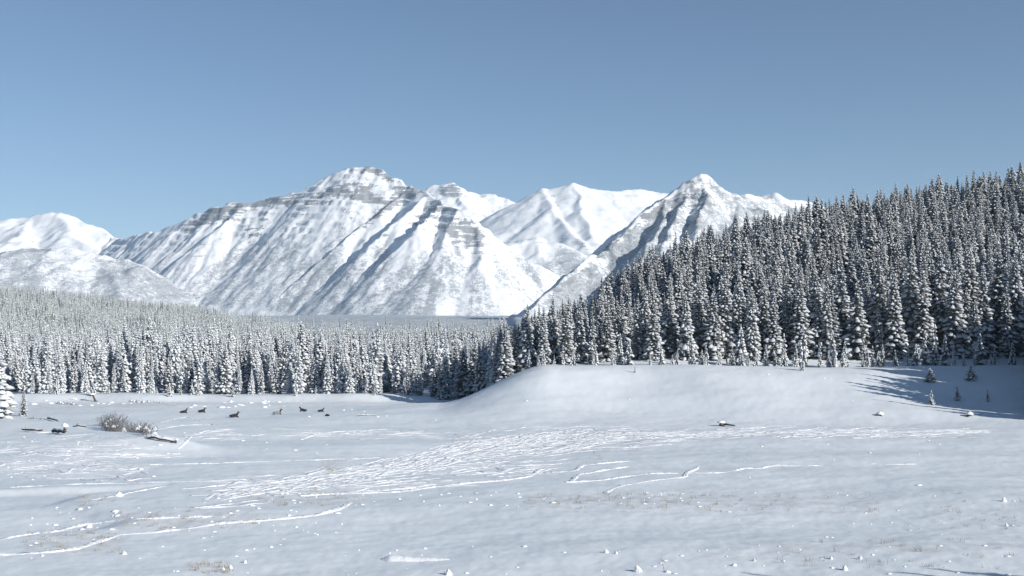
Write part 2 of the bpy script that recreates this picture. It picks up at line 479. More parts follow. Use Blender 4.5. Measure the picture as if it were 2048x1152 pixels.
def mountains():
    # main massif
    sky1 = [(120, 492, 8500), (170, 480, 8200), (210, 474, 7900), (240, 474, 7500), (270, 468, 7350), (310, 466, 7200), (345, 452, 7100), (375, 432, 7050), (440, 412, 6980), (520, 399, 6920), (600, 385, 6860), (628, 370, 6850), (660, 349, 6830),
            (700, 337, 6800), (735, 330, 6780), (765, 338, 6740), (790, 357, 6680), (815, 372, 6620), (850, 381, 6480), (880, 400, 6300), (915, 420, 6120), (960, 448, 6060), (1000, 488, 6020), (1060, 521, 6000), (1125, 556, 5980), (1200, 610, 5940)]
    # faces under the skyline are steep enough that each spur stands clear of the next
    B = [(sky1, 0.98),
         ([(628, 372, 6850), (560, 430, 6740), (480, 482, 6620), (410, 545, 6520), (330, 618, 6400)], 0.95),
         ([(815, 380, 6600), (760, 422, 6400), (690, 480, 6230), (610, 550, 6080), (505, 640, 5900)], 0.95),
         ([(885, 405, 6260), (835, 452, 6020), (765, 530, 5830), (690, 615, 5690), (650, 655, 5620)], 0.93),
         ([(850, 393, 6400), (800, 432, 6220), (735, 490, 6050), (650, 580, 5880), (580, 650, 5760)], 0.95),
         ([(915, 423, 6110), (882, 490, 5880), (858, 570, 5650), (845, 655, 5430)], 0.80),
         ([(955, 448, 6060), (958, 520, 5800), (965, 590, 5560), (975, 655, 5340)], 0.74),
         ([(500, 405, 6930), (440, 450, 6750), (390, 500, 6600)], 0.9),
         ([(310, 470, 7200), (290, 530, 6900), (240, 580, 6600), (200, 620, 6400)], 0.75),
         ([(375, 435, 7050), (340, 510, 6750), (310, 590, 6450)], 0.85)]
    build_mountain("mountain", (-2500, 420, 4900, 8200), 8.0, B, 0, 100, 0.5, rock_slope=(.57, .42),
        rock_pts=[([(400, 425), (500, 400), (612, 386), (618, 408), (540, 415), (440, 432)], 7, .85), ([(355, 450), (420, 430), (440, 440), (370, 470)], 6, .7),
                  ([(628, 385), (665, 372), (720, 366), (770, 395), (790, 415), (740, 408), (690, 395), (640, 400), (600, 425), (590, 420)], 6, .76),
                  ([(720, 332), (745, 330), (775, 345), (790, 358), (765, 358), (735, 342)], 3, .75),
                  ([(790, 378), (830, 372), (860, 385), (825, 398), (780, 420), (740, 450), (700, 480), (690, 480), (760, 420)], 5, .74),
                  ([(880, 450), (940, 440), (965, 470), (970, 512), (930, 505), (900, 480)], 9, .8), ([(850, 425), (905, 428), (895, 445), (850, 440)], 6, .6), ([(850, 395), (920, 415), (920, 425), (850, 410)], 5, .7)],
        wood_pts=[([(345, 608), (480, 478), (570, 470), (620, 500), (640, 560), (540, 625)], 8, .50), ([(520, 622), (690, 480), (760, 470), (790, 520), (690, 640)], 8, .56),
                  ([(690, 640), (760, 560), (850, 500), (880, 560), (870, 650)], 9, .60), ([(440, 480), (600, 430), (800, 430), (760, 500), (500, 540)], 30, .24),
                  ([(200, 520), (290, 520), (330, 600), (170, 620)], 20, .62), ([(860, 430), (1000, 520), (1060, 640), (880, 645)], 25, .30), ([(940, 520), (1060, 520), (1130, 560), (1060, 650), (900, 650)], 25, .34), ([(1010, 495), (1075, 530), (1110, 560), (1085, 580), (1030, 535)], 8, .5), ([(300, 480), (400, 470), (380, 600), (300, 600)], 20, .26),
                  ([(600, 640), (960, 640), (980, 665), (600, 660)], 10, .75)],
        strata=0.65, lean=0.2, warp=.45, kmul=.78)
    # low wooded foothill under the left peak
    A2 = [([(-80, 520, 6300), (0, 506, 6300), (60, 496, 6350), (120, 493, 6400), (190, 505, 6400), (260, 520, 6400), (330, 590, 6300)], 0.55),
          ([(60, 500, 6350), (90, 560, 6000), (100, 610, 5800)], .6), ([(190, 508, 6400), (220, 560, 6100), (260, 610, 5900)], .6), ([(-40, 515, 6300), (0, 560, 6000), (20, 600, 5800)], .6)]
    build_mountain("mountain", (-3400, -1500, 5400, 7000), 14.0, A2, 260, 200, 0.8, wood_pts=[([(-200, 480), (120, 490), (430, 560), (430, 660), (-200, 660)], 20, .62)],
        rock_pts=[([(60, 495), (130, 490), (190, 503), (180, 510), (120, 500), (60, 505)], 4, .6)], lean=0.3)
    # smooth white peak at the far left
    A = [([(-220, 470, 9000), (-80, 452, 9000), (0, 438, 9000), (20, 434, 9000), (60, 432, 9000), (108, 424, 9000), (133, 429, 9000), (160, 445, 8950), (205, 457, 8900), (222, 472, 8800), (270, 500, 8700), (330, 540, 8500)], 0.66),
         ([(60, 434, 9000), (40, 470, 8500), (0, 500, 8200)], .6), ([(108, 426, 9000), (150, 470, 8550), (190, 500, 8300)], .6)]
    build_mountain("mountain", (-4700, -1800, 7400, 9700), 18.0, A, 0, 300, 0.4, gully=1.5, rock_slope=(.55, .42))
    # rounded white shoulder behind the summit
    C = [([(760, 440, 9400), (840, 385, 9400), (865, 372, 9350), (905, 367, 9300), (925, 378, 9300), (950, 386, 9300), (985, 386, 9300), (1010, 396, 9250), (1045, 412, 9200), (1090, 440, 9200)], 0.62),
         ([(905, 370, 9300), (930, 410, 8900), (980, 460, 8600)], .62), ([(985, 387, 9300), (1000, 430, 8950), (1010, 470, 8700)], .62)]
    build_mountain("mountain", (-1150, 400, 8000, 9900), 12.0, C, 0, 400, 0.7,
        rock_pts=[([(870, 378), (915, 368), (930, 392), (890, 395)], 5, .6)], rock_slope=(.6, .46))
    # smooth white peak in the middle distance on the right
    D = [([(930, 500, 8600), (985, 458, 8500), (1035, 416, 8400), (1085, 374, 8300), (1100, 377, 8300), (1120, 374, 8300), (1145, 364, 8300), (1180, 374, 8300), (1215, 380, 8300), (1250, 381, 8350), (1285, 381, 8400), (1330, 388, 8400), (1420, 396, 8400), (1500, 420, 8400)], 0.62),
         ([(1085, 375, 8300), (1105, 415, 7900), (1150, 470, 7400), (1180, 510, 7100)], .60), ([(1145, 365, 8300), (1165, 415, 7850), (1185, 470, 7400)], .62),
         ([(1250, 382, 8350), (1225, 440, 7850), (1200, 500, 7400)], .62), ([(1330, 389, 8400), (1280, 440, 7900), (1240, 490, 7500)], .64), ([(1035, 417, 8400), (1030, 450, 8000), (1020, 490, 7600)], .58)]
    build_mountain("mountain", (-640, 1750, 6700, 9000), 13.0, D, 0, 500, 0.28, gully=1.6, rock_pts=[([(1095, 385), (1112, 380), (1125, 420), (1108, 410)], 5, .5), ([(1120, 465), (1185, 495), (1180, 505), (1110, 475)], 6, .5)], rock_slope=(.56, .42), warp=.6)
    # low wooded shoulders in front of it
    Hh = [([(960, 500, 7000), (1020, 482, 7000), (1075, 474, 7000), (1120, 486, 6950), (1190, 520, 6900), (1260, 560, 6900)], 0.55), ([(1075, 476, 7000), (1110, 530, 6700), (1130, 580, 6500)], .5)]
    build_mountain("mountain", (-400, 850, 6000, 7500), 13.0, Hh, 0, 600, 0.6, wood_pts=[([(1120, 490), (1160, 500), (1220, 560), (1130, 590), (1070, 540)], 14, .75), ([(960, 490), (1075, 472), (1075, 482), (970, 500)], 6, .6)])
    # craggy peak on the right with its long left ridge
    E = [([(1040, 628, 2573), (1085, 594, 2666), (1130, 563, 2759), (1190, 518, 2852), (1260, 454, 2945), (1320, 405, 3038), (1345, 384, 3069), (1375, 357, 3100), (1405, 346, 3100), (1425, 354, 3100), (1465, 379, 3100),
           (1495, 381, 3100), (1530, 392, 3131), (1570, 410, 3131), (1650, 450, 3131), (1800, 520, 3100)], 0.86),
         ([(1418, 352, 3100), (1412, 400, 2976), (1392, 450, 2852), (1350, 520, 2697), (1330, 580, 2573)], .95),
         ([(1335, 396, 3057), (1322, 440, 2939), (1290, 500, 2790), (1260, 560, 2666)], .95),
         ([(1380, 358, 3100), (1370, 400, 3007), (1340, 450, 2883), (1310, 510, 2759)], .95),
         ([(1490, 384, 3100), (1480, 430, 2964), (1450, 500, 2790)], .9), ([(1550, 402, 3131), (1540, 440, 3007), (1530, 500, 2852)], .9),
         ]
    build_mountain("mountain", (-160, 1100, 2350, 3600), 4.6, E, 0, 700, 0.75, wood_pts=[([(1090, 590), (1330, 400), (1405, 346), (1600, 400), (1600, 640), (1050, 640)], 10, .60), ([(1085, 596), (1260, 458), (1330, 430), (1250, 600), (1100, 640)], 14, .8), ([(1480, 390), (1560, 400), (1520, 470), (1440, 460)], 14, .7)],
        rock_pts=[([(1375, 358), (1405, 346), (1420, 352), (1440, 400), (1400, 470), (1330, 500), (1340, 400)], 8, .5), ([(1320, 405), (1345, 384), (1330, 430), (1300, 440)], 6, .45), ([(1090, 596), (1330, 398), (1340, 405), (1100, 600)], 4, .7)], lean=0.5, spur_len=200, warp=.4, band=0.6)
    # white summit showing behind its right shoulder
    Fr = [([(1440, 420, 7200), (1500, 398, 7000), (1545, 386, 7000), (1580, 402, 7000), (1625, 405, 7000), (1700, 430, 7000), (1800, 470, 7000)], .62)]
    build_mountain("mountain", (1000, 2500, 6300, 7500), 16.0, Fr, 260, 800, 0.6)
mountains()

# ------------------------------------------------------------------ snow trails and trampled snow
def track_plan(pts, width, height, step, seed):
    """plan of a trodden line in the snow: two thrown-up edges and a dip between them"""
    rr = np.random.default_rng(seed)
    p = np.array(pts, float)
    dl = np.hypot(*np.diff(p, axis=0).T)
    s = np.concatenate([[0], np.cumsum(dl)])
    n = int(min(900, max(4, s[-1] / step)))
    t = np.linspace(0, s[-1], n)
    x = np.interp(t, s, p[:, 0]); y = np.interp(t, s, p[:, 1])
    k = max(1, int(0.7 / step))                       # soften corners
    ker = np.ones(2 * k + 1) / (2 * k + 1)
    if n > 4 * k + 4:
        x[k:-k] = np.convolve(x, ker, 'valid'); y[k:-k] = np.convolve(y, ker, 'valid')
    wig = gnoise(t / 1.1, t * 0 + seed * 3.7, 5) * 0.07
    tx, ty = np.gradient(x), np.gradient(y)
    L = np.hypot(tx, ty) + 1e-9
    nx, ny = -ty / L, tx / L
    x = x + nx * wig; y = y + ny * wig
    end = np.minimum(1, np.minimum(np.arange(n), np.arange(n)[::-1]) / 5.0)
    patch = np.clip(.75 + 1.1 * gnoise(t / 2.3, t * 0 + seed * 1.3, 6), .1, 1.3)
    prof = [(-1.0, -1), (-0.6, 1.0), (-0.2, 0.3), (0.2, 0.3), (0.6, 1.0), (1.0, -1)]
    XY = []; HH = []
    for o, h in prof:
        ww = width * (1 + .25 * rr.standard_normal(n))
        XY.append(np.stack([x + nx * o * ww, y + ny * o * ww], -1))
        HH.append(height * h * (0.6 + 0.55 * rr.random(n)) * (0.4 + 0.6 * end) * patch + .01 if h > 0 else -0.04 + 0 * x)
    return np.stack(XY, 1).reshape(-1, 2), np.stack(HH, 1).ravel(), n

def track_meshes(plans):
    A = np.concatenate([p[0] for p in plans]); Hh = np.concatenate([p[1] for p in plans])
    Z = ground_z(A[:, 0], A[:, 1]) + Hh
    V = np.column_stack([A, Z]); out = []; o = 0
    for xy, h, n in plans:
        i = np.arange(n - 1)[:, None] * 6 + np.arange(5)[None]
        q = np.stack([i, i + 1, i + 7, i + 6], -1).reshape(-1, 4)
        out.append((V[o:o + len(xy)], q)); o += len(xy)
    return out

def px_ground(pts):
    """ground points seen at many photo pixels at once (first hit of each line of sight)"""
    p = np.array(pts, float)
    d = np.geomspace(50, 330, 420)
    X = (p[:, :1] - 1024) / F * d[None]
    ray = CAMZ + (HOR - p[:, 1:]) * d[None] / F
    g = ground_z(X, np.broadcast_to(d, X.shape), False) - ray
    k = np.argmax(g >= 0, axis=1); k = np.where(k == 0, len(d) - 1, k)
    r = np.arange(len(p))
    g0, g1 = g[r, k - 1], g[r, k]
    t = np.clip(-g0 / (g1 - g0 + 1e-12), 0, 1)
    dd = d[k - 1] + (d[k] - d[k - 1]) * t
    return np.column_stack([(p[:, 0] - 1024) / F * dd, dd])

def px_dense(pts, sub=6):
    out = []
    for (a, b), (c, d) in zip(pts[:-1], pts[1:]):
        for i in range(sub):
            t = i / sub
            out.append((a + (c - a) * t, b + (d - b) * t))
    out.append(pts[-1])
    return out

TRAILS = [
    [(-20, 1084), (30, 1073), (110, 1064), (160, 1051), (230, 1041), (300, 1037), (380, 1034), (430, 1032), (470, 1036)],
    [(-20, 1110), (60, 1108), (150, 1099), (210, 1080), (240, 1068), (300, 1066), (380, 1056), (450, 1046), (540, 1040), (630, 1031), (680, 1018), (700, 1005)],
    [(1210, 986), (1222, 979), (1245, 971), (1290, 963), (1340, 957), (1368, 955), (1374, 946), (1392, 938), (1396, 932)],
    [(1130, 965), (1200, 961), (1240, 955), (1290, 948), (1370, 946), (1440, 946), (1470, 941), (1490, 937), (1520, 937), (1545, 931), (1600, 932), (1645, 931)],
    [(1738, 927), (1780, 929), (1830, 928)],
    [(600, 992), (700, 986), (790, 985), (870, 974), (940, 966), (1010, 961), (1060, 953), (1082, 938)],
    [(1090, 946), (1150, 942), (1165, 931), (1200, 927), (1260, 922)],
    [(1143, 962), (1158, 949), (1190, 944), (1255, 933)],
    [(300, 929), (420, 927), (560, 922), (720, 917)],
    [(20, 975), (160, 968), (300, 965), (420, 962), (492, 961)],
    [(360, 978), (440, 972), (492, 961)],
    [(355, 898), (372, 884), (382, 872), (410, 862), (470, 858)],
    [(320, 845), (350, 838), (375, 834), (400, 842)],
    [(250, 866), (300, 862), (360, 851), (420, 849), (500, 855), (640, 862)],
    [(600, 880), (640, 866), (700, 862), (790, 858), (860, 862), (948, 874)],
    [(180, 1000), (230, 992), (262, 985), (330, 972)],
    [(0, 945), (60, 953), (130, 958), (220, 962)],
]
def trails():
    lines = [px_dense(t) for t in TRAILS]
    par = [((0.24, 0.085, 0.15) if i < 8 else (0.20, 0.06, 0.17)) for i in range(len(lines))]
    # countless crossing trails of the trampled band
    rr = random.Random(4)
    bands = [  # centre line, half height (px), count, length px
        ([(420, 990), (560, 975), (700, 955), (820, 930), (950, 895), (1060, 880), (1200, 868)], 20, 170, (30, 150)),
        ([(950, 885), (1100, 876), (1300, 868), (1500, 866), (1700, 864), (1930, 866)], 8, 150, (40, 170)),
        ([(1000, 905), (1200, 884), (1350, 876)], 14, 50, (40, 120)),
        ([(0, 915), (120, 925), (280, 935)], 24, 46, (40, 150)),
        ([(0, 890), (150, 895), (330, 905)], 10, 18, (40, 140)),
        ([(400, 870), (600, 868), (800, 868), (940, 875)], 7, 34, (40, 160)),
        ([(60, 872), (200, 876), (300, 897)], 7, 12, (30, 80)),
        ([(700, 945), (900, 930), (1080, 925)], 20, 60, (50, 150)),
        ([(480, 966), (700, 975), (900, 966)], 12, 26, (60, 200)),
    ]
    for cl, hh, cnt, (l0, l1) in bands:
        xs = [c[0] for c in cl]; ys = [c[1] for c in cl]
        for _ in range(cnt):
            px = rr.uniform(xs[0], xs[-1]); ln = rr.uniform(l0, l1)
            py = float(np.interp(px, xs, ys)) + max(-1.4, min(1.4, rr.gauss(0, .6))) * hh
            tilt = rr.uniform(-.10, .03)
            q = []
            for i in range(5):
                xx = px + ln * (i / 4 - .5)
                q.append((xx, max(852, py + tilt * (xx - px) + rr.gauss(0, hh * .10) + (np.interp(xx, xs, ys) - np.interp(px, xs, ys)) * .8)))
            lines.append(px_dense(q, 2)); par.append((rr.uniform(.14, .30), rr.uniform(.025, .06), 0.24))
    G = px_ground([p for l in lines for p in l])
    plans = []; o = 0
    for i, l in enumerate(lines):
        plans.append(track_plan(G[o:o + len(l)], *par[i], i)); o += len(l)
    ms = track_meshes(plans)
    for V, q in ms[:len(TRAILS)]:
        link("snow_path", mesh_np("snow_path", V, q.tolist(), [M_TRACK]), kind="structure")
    Vs = []; Fs = []; off = 0
    for V, q in ms[len(TRAILS):]:
        Vs.append(V); Fs.append(q + off); off += len(V)
    link("trampled_snow", mesh_np("trampled_snow", np.concatenate(Vs), np.concatenate(Fs).tolist(), [M_TRACK]), kind="stuff")
trails()

# ------------------------------------------------------------------ spruces
class Geo:
    def __init__(s): s.v = []; s.f = []
    def add(s, vs, fs):
        o = len(s.v); s.v += vs; s.f += [tuple(i + o for i in f) for f in fs]

def cone_tube(g, p0, p1, r0, r1, n=6):
    p0 = Vector(p0); p1 = Vector(p1)
    ax = (p1 - p0).normalized()
    u = ax.orthogonal().normalized(); v = ax.cross(u)
    vs = []
    for p, r in ((p0, r0), (p1, r1)):
        for i in range(n):
            a = 2 * math.pi * i / n
            vs.append(tuple(p + (u * math.cos(a) + v * math.sin(a)) * r))
    fs = [(i, (i + 1) % n, n + (i + 1) % n, n + i) for i in range(n)]
    fs += [tuple(range(n))[::-1], tuple(range(n, 2 * n))]
    g.add(vs, fs)

def snow_pad(g, pts, side, up, thick, rr, lvl=2):
    """puffy pad of snow along a bent branch line; pts: base..tip points, side: half widths"""
    n = len(pts)
    c = Vector((0, 0, 0))
    for p in pts: c += p
    c /= n
    ax = (pts[-1] - pts[0]); ax.normalize()
    sd = ax.cross(Vector((0, 0, 1)))
    if sd.length < .1: sd = Vector((1, 0, 0))
    sd.normalize()
    ring = []
    for p, w_ in zip(pts[1:-1], side[1:-1]): ring.append(p + sd * w_ + Vector((0, 0, -w_ * .45)))
    ring = [pts[0]] + ring + [pts[-1]] + [p - sd * w_ + Vector((0, 0, -w_ * .45)) for p, w_ in list(zip(pts[1:-1], side[1:-1]))[::-1]]
    m = len(ring)
    vs = [tuple(p + Vector((rr.uniform(-.05, .05), rr.uniform(-.05, .05), -.06 * thick))) for p in ring]
    vs += [tuple(c + (p - c) * .72 + Vector((0, 0, thick * rr.uniform(.7, 1.1) + .02))) for p in ring]
    vs += [tuple(c + Vector((0, 0, thick * 1.35)))]
    fs = [(i, (i + 1) % m, m + (i + 1) % m, m + i) for i in range(m)]
    fs += [(m + i, m + (i + 1) % m, 2 * m) for i in range(m)]
    g.add(vs, fs)

def spruce_geo(seed, H, Rad, whorls, nbr, snowy=0.75, pad=1.0, skirt=0.05, lean=0.0, low=False, gaps=0.1):
    rr = random.Random(seed)
    tr, cr, sn = Geo(), Geo(), Geo()
    cone_tube(tr, (0, 0, -0.4), (0, 0, H * .5), 0.018 * H + .02, 0.010 * H + .01, 6)
    cone_tube(tr, (0, 0, H * .5), (0, 0, H * .98), 0.010 * H + .01, 0.012, 5)
    # dark inner mass of needles, uneven
    n = 7; prev = None; rows = 7
    vs = []; fs = []
    for i in range(rows):
        zr = skirt + .04 + (0.93 - skirt) * i / (rows - 1)
        for j in range(n):
            a = 2 * math.pi * j / n + i * .4
            r = Rad * .42 * (1 - zr) ** .8 * rr.uniform(.6, 1.15)
            vs.append((r * math.cos(a), r * math.sin(a), zr * H + rr.uniform(-.2, .2)))
    for i in range(rows - 1):
        for j in range(n): fs.append((i * n + j, i * n + (j + 1) % n, (i + 1) * n + (j + 1) % n, (i + 1) * n + j))
    cr.add(vs, fs)
    sidebias = rr.uniform(0, 6.28)
    for i in range(whorls):
        t = (i + rr.uniform(-.25, .25)) / whorls
        zr = skirt + (1 - skirt) * max(0, t) ** .95
        z = zr * H
        base_r = Rad * ((1 - zr) ** .78) * rr.uniform(.78, 1.12) + .10
        if zr < skirt + .06: base_r *= .8
        nb = max(3, int(round(nbr * (.5 + .5 * (1 - zr)))))
        a0 = rr.uniform(0, 6.28)
        for j in range(nb):
            if rr.random() < gaps: continue
            a = a0 + 2 * math.pi * (j + rr.uniform(-.3, .3)) / nb
            L = base_r * rr.uniform(.72, 1.18) * (1 + .12 * math.cos(a - sidebias))
            dz = rr.uniform(.28, .5) * (1.15 - .6 * zr)
            d = Vector((math.cos(a), math.sin(a), 0)); s = Vector((-d.y, d.x, 0))
            zz = z + rr.uniform(-.15, .15) * H / whorls
            wd = L * rr.uniform(.26, .38) + .06
            p0 = Vector((0, 0, zz)) + d * L * .1
            p1 = Vector((0, 0, zz - dz * L * .22)) + d * L * .45
            p2 = Vector((0, 0, zz - dz * L * .62)) + d * L * .78
            p3 = Vector((0, 0, zz - dz * L * rr.uniform(.85, 1.05))) + d * L
            dr = Vector((0, 0, -wd * .6))
            vs = [p0, p1, p2, p3, p1 + s * wd * .8 + dr * .7, p1 - s * wd * .8 + dr * .7, p2 + s * wd * .75 + dr, p2 - s * wd * .75 + dr, p2 * 1 + Vector((0, 0, -L * .26)) - d * L * .1, p1 + Vector((0, 0, -L * .30))]
            cr.add([tuple(v) for v in vs], [(0, 4, 1), (0, 1, 5), (1, 4, 6, 2), (1, 2, 7, 5), (2, 6, 3), (2, 3, 7), (1, 2, 8, 9), (2, 3, 8)])
            if rr.random() < snowy:
                up = Vector((0, 0, .03))
                f0 = rr.uniform(.2, .5)
                q0 = p0.lerp(p1, f0) + up if f0 < .5 else p1 + up
                th = pad * (.10 + .13 * L) * rr.uniform(.7, 1.2)
                snow_pad(sn, [q0, p1.lerp(p2, .3) + up, p2.lerp(p3, .15) + up, p3 + up + d * .04 * L], [0, wd * rr.uniform(.28, .62), wd * rr.uniform(.38, .7), 0], 0, th, rr)
                if rr.random() < .35 and not low:
                    e = p2 + s * wd * rr.choice((-1, 1)) * .9 + dr * .8
                    snow_pad(sn, [e - d * L * .16, e - d * .03, e + d * L * .10, e + d * L * .2], [0, wd * .35, wd * .3, 0], 0, th * .7, rr)
    # leader
    cr.add([(0, 0, H * 1.02), (.08, 0, H * .93), (-.05, .07, H * .93), (-.05, -.07, H * .93)], [(0, 1, 2), (0, 2, 3), (0, 3, 1)])
    if snowy > .3:
        cc = Vector((0, 0, H * .97))
        snow_pad(sn, [cc + Vector((-.13, 0, 0)), cc + Vector((-.05, 0, .05)), cc + Vector((.06, 0, .05)), cc + Vector((.14, 0, 0))], [0, .12, .12, 0], 0, .28, rr)
    return tr, cr, sn

def spruce_parts(name, geos, needle, snow=None):
    tr, cr, sn = geos
    return (mesh_np(name + "_trunk", tr.v, tr.f, [M_BARK]), mesh_np(name + "_crown", cr.v, cr.f, [needle], False), mesh_np(name + "_snow", sn.v, sn.f, [snow or M_TREESNOW]))

def spruce_single(name, geos, needle, snow=None):
    V = []; Fc = []; mi = []
    for k, g in enumerate(geos):
        o = len(V); V += g.v; Fc += [tuple(i + o for i in f) for f in g.f]; mi += [k] * len(g.f)
    me = mesh_np(name, V, Fc, [M_BARK, needle, snow or M_TREESNOW], False, mi)
    return bpy.data.objects.new(name, me)

HILL_G = [spruce_geo(100 + i, 14.0, rd * .9, 32, 10, sn, pd * .5, .03, gaps=gp) for i, (rd, sn, pd, gp) in enumerate([(2.9, .8, 1.0, .1), (2.4, .74, .9, .18), (3.5, .86, 1.15, .08), (2.0, .62, .85, .25), (2.8, .84, 1.2, .1), (3.2, .76, 1.0, .2), (2.6, .8, 1.0, .12), (2.3, .84, 1.1, .1), (1.5, .7, .9, .3), (3.0, .88, 1.3, .05)])]
VAL_G = [spruce_geo(200 + i, 14.0, rd, 27, 9, sn, pd * .6, .02, gaps=gp) for i, (rd, sn, pd, gp) in enumerate([(2.4, .86, 1.2, .06), (2.0, .82, 1.1, .1), (2.8, .9, 1.3, .05), (1.8, .8, 1.0, .1), (2.3, .9, 1.3, .08), (2.1, .72, 1.0, .12)])]
YNG_G = [spruce_geo(300 + i, 6.0, rd, 13, 6, .85, 1.1, .02, gaps=.08) for i, rd in enumerate([1.25, 1.0, 1.5, .9])]
FAR_G = [spruce_geo(400 + i, 13.0, rd, 10, 5, .4 if i in (2, 4) else .82, 1.2, .03, low=True, gaps=.05) for i, rd in enumerate([2.2, 1.8, 2.0, 1.6, 1.5])]
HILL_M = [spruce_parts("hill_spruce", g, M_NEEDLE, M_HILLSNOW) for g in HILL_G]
VAL_M = [spruce_parts("valley_spruce", g, M_FROST if i % 3 else M_NEEDLE) for i, g in enumerate(VAL_G)]
YNG_M = [spruce_parts("young_spruce", g, M_NEEDLE) for g in YNG_G]

PROTO = {}
def proto_set(key, geos, needle, snow=None):
    c = bpy.data.collections.new(key + "_forms")
    for i, g in enumerate(geos): c.objects.link(spruce_single("%s_form_%02d" % (key, i), g, needle[i] if isinstance(needle, list) else needle, snow))
    return c

def tree(kind, i, X, Y, h, rz, label, cat, group, name="spruce_tree"):
    M, H0 = {'hill': (HILL_M, 14.0), 'val': (VAL_M, 14.0), 'yng': (YNG_M, 6.0)}[kind]
    tr, cr, sn = M[i % len(M)]
    z = float(ground_z(np.array([X]), np.array([Y]))[0])
    s = h / H0
    wdt = s * random.uniform(.82, 1.2)
    root = link(name, None, None, (X, Y, z - .05), rz, (wdt, wdt, s), label, cat, group)
    root.empty_display_size = .5
    link("trunk", tr, root); link("crown", cr, root); link("snow_cover", sn, root, kind="stuff")
    return root

ORD = ["first", "second", "third", "fourth", "fifth", "sixth", "seventh", "eighth", "ninth", "tenth", "eleventh", "twelfth", "thirteenth", "fourteenth", "fifteenth", "sixteenth", "seventeenth", "eighteenth", "nineteenth", "twentieth"] + ["twenty-" + w for w in ("first", "second", "third", "fourth", "fifth", "sixth", "seventh", "eighth", "ninth")] + ["thirtieth", "thirty-first", "thirty-second", "thirty-third", "thirty-fourth"]

# young spruces along the top of the bank: photo column, photo row of the tip, distance
YOUNG = [(1058, 700, 236), (1074, 712, 235), (1126, 690, 238), (1190, 690, 236), (1225, 702, 235), (1240, 668, 238), (1258, 680, 236), (1300, 705, 235), (1322, 685, 236), (1355, 700, 235), (1383, 672, 237), (1412, 690, 236), (1440, 705, 235), (1465, 692, 236), (1482, 655, 238),
         (1512, 706, 235), (1532, 690, 236), (1568, 668, 238), (1592, 688, 236), (1607, 650, 240), (1640, 692, 236), (1665, 662, 238), (1690, 682, 236), (1727, 680, 236), (1745, 692, 235), (1765, 690, 236), (1790, 700, 235), (1815, 690, 236), (1832, 688, 236), (1850, 662, 239), (1870, 650, 240),
         (1890, 672, 238), (1908, 690, 236), (1928, 700, 235), (1960, 668, 240), (1990, 690, 237), (2025, 685, 238)]
# tall ones in the front row
FRONT = [(1010, 645, 245), (1030, 640, 247), (1055, 605, 246), (1088, 612, 243), (1106, 590, 246), (1132, 604, 243), (1160, 598, 245), (1184, 612, 243), (1216, 600, 246), (1243, 590, 250), (1276, 585, 246), (1308, 600, 244), (1340, 575, 248), (1372, 590, 245), (1398, 560, 249), (1428, 585, 246),
         (1452, 560, 248), (1478, 540, 249), (1504, 575, 245), (1528, 550, 249), (1549, 585, 246), (1572, 545, 250), (1600, 560, 248), (1632, 540, 250), (1655, 555, 247), (1684, 520, 252), (1716, 560, 248), (1760, 530, 252), (1790, 545, 248), (1822, 505, 252), (1846, 540, 249), (1880, 500, 254), (1908, 540, 250),
         (1940, 495, 254), (1966, 530, 250), (1996, 480, 254), (2030, 500, 252)]
VALFRONT = [(66, 700, 268), (98, 690, 270), (124, 696, 268), (150, 692, 270), (178, 705, 270), (205, 682, 270), (232, 704, 268), (252, 690, 271), (280, 706, 268), (310, 690, 267), (345, 692, 268), (372, 700, 270), (400, 672, 270), (428, 700, 268), (450, 690, 268), (480, 704, 267), (502, 712, 268), (520, 720, 266), (550, 702, 267), (576, 715, 268),
            (603, 680, 267), (630, 692, 268), (655, 712, 268), (680, 704, 267), (702, 708, 267), (722, 682, 267), (744, 712, 266), (765, 736, 265), (790, 716, 266), (815, 714, 266), (840, 702, 267), (866, 716, 268), (888, 700, 265), (906, 728, 267), (925, 690, 269), (946, 680, 270), (965, 690, 266), (986, 686, 262)]

VR = random.Random(12)
VALFRONT = [(px + VR.uniform(-7, 7), top + (0 if px == 986 else VR.choice((-8, 0, 0, 10, 22, 45))), d + (0 if px == 986 else VR.uniform(-1.5, 3))) for px, top, d in VALFRONT]
VALFRONT = [(986 if abs(px - 986) < 8 and t == 686 else px, t, d) for px, t, d in VALFRONT]
YOUNG = sorted(YOUNG + [(VR.uniform(1050, 2045), VR.uniform(698, 720), VR.uniform(233.5, 238)) for _ in range(34)])
VALYOUNG = [(VR.uniform(70, 930), VR.uniform(745, 780), VR.uniform(261, 265)) for _ in range(20)]

def base_h(px, top, d):
    X = (px - 1024) / F * d
    z = float(ground_z(np.array([X]), np.array([d]))[0])
    return X, max(1.2, CAMZ + (HOR - top) * d / F - z)

def seg_name(px):
    return next(n for lim, n in ((1250, "the bank's left end"), (1470, "the bank's left half"), (1680, "the bank's right half"), (1860, "the bank beside the shade"), (9999, "the blue-shaded slope")) if px < lim)

CNT = {}
def nth(key):
    k = CNT.get(key, 0); CNT[key] = k + 1
    return ORD[k] if k < len(ORD) else "another"

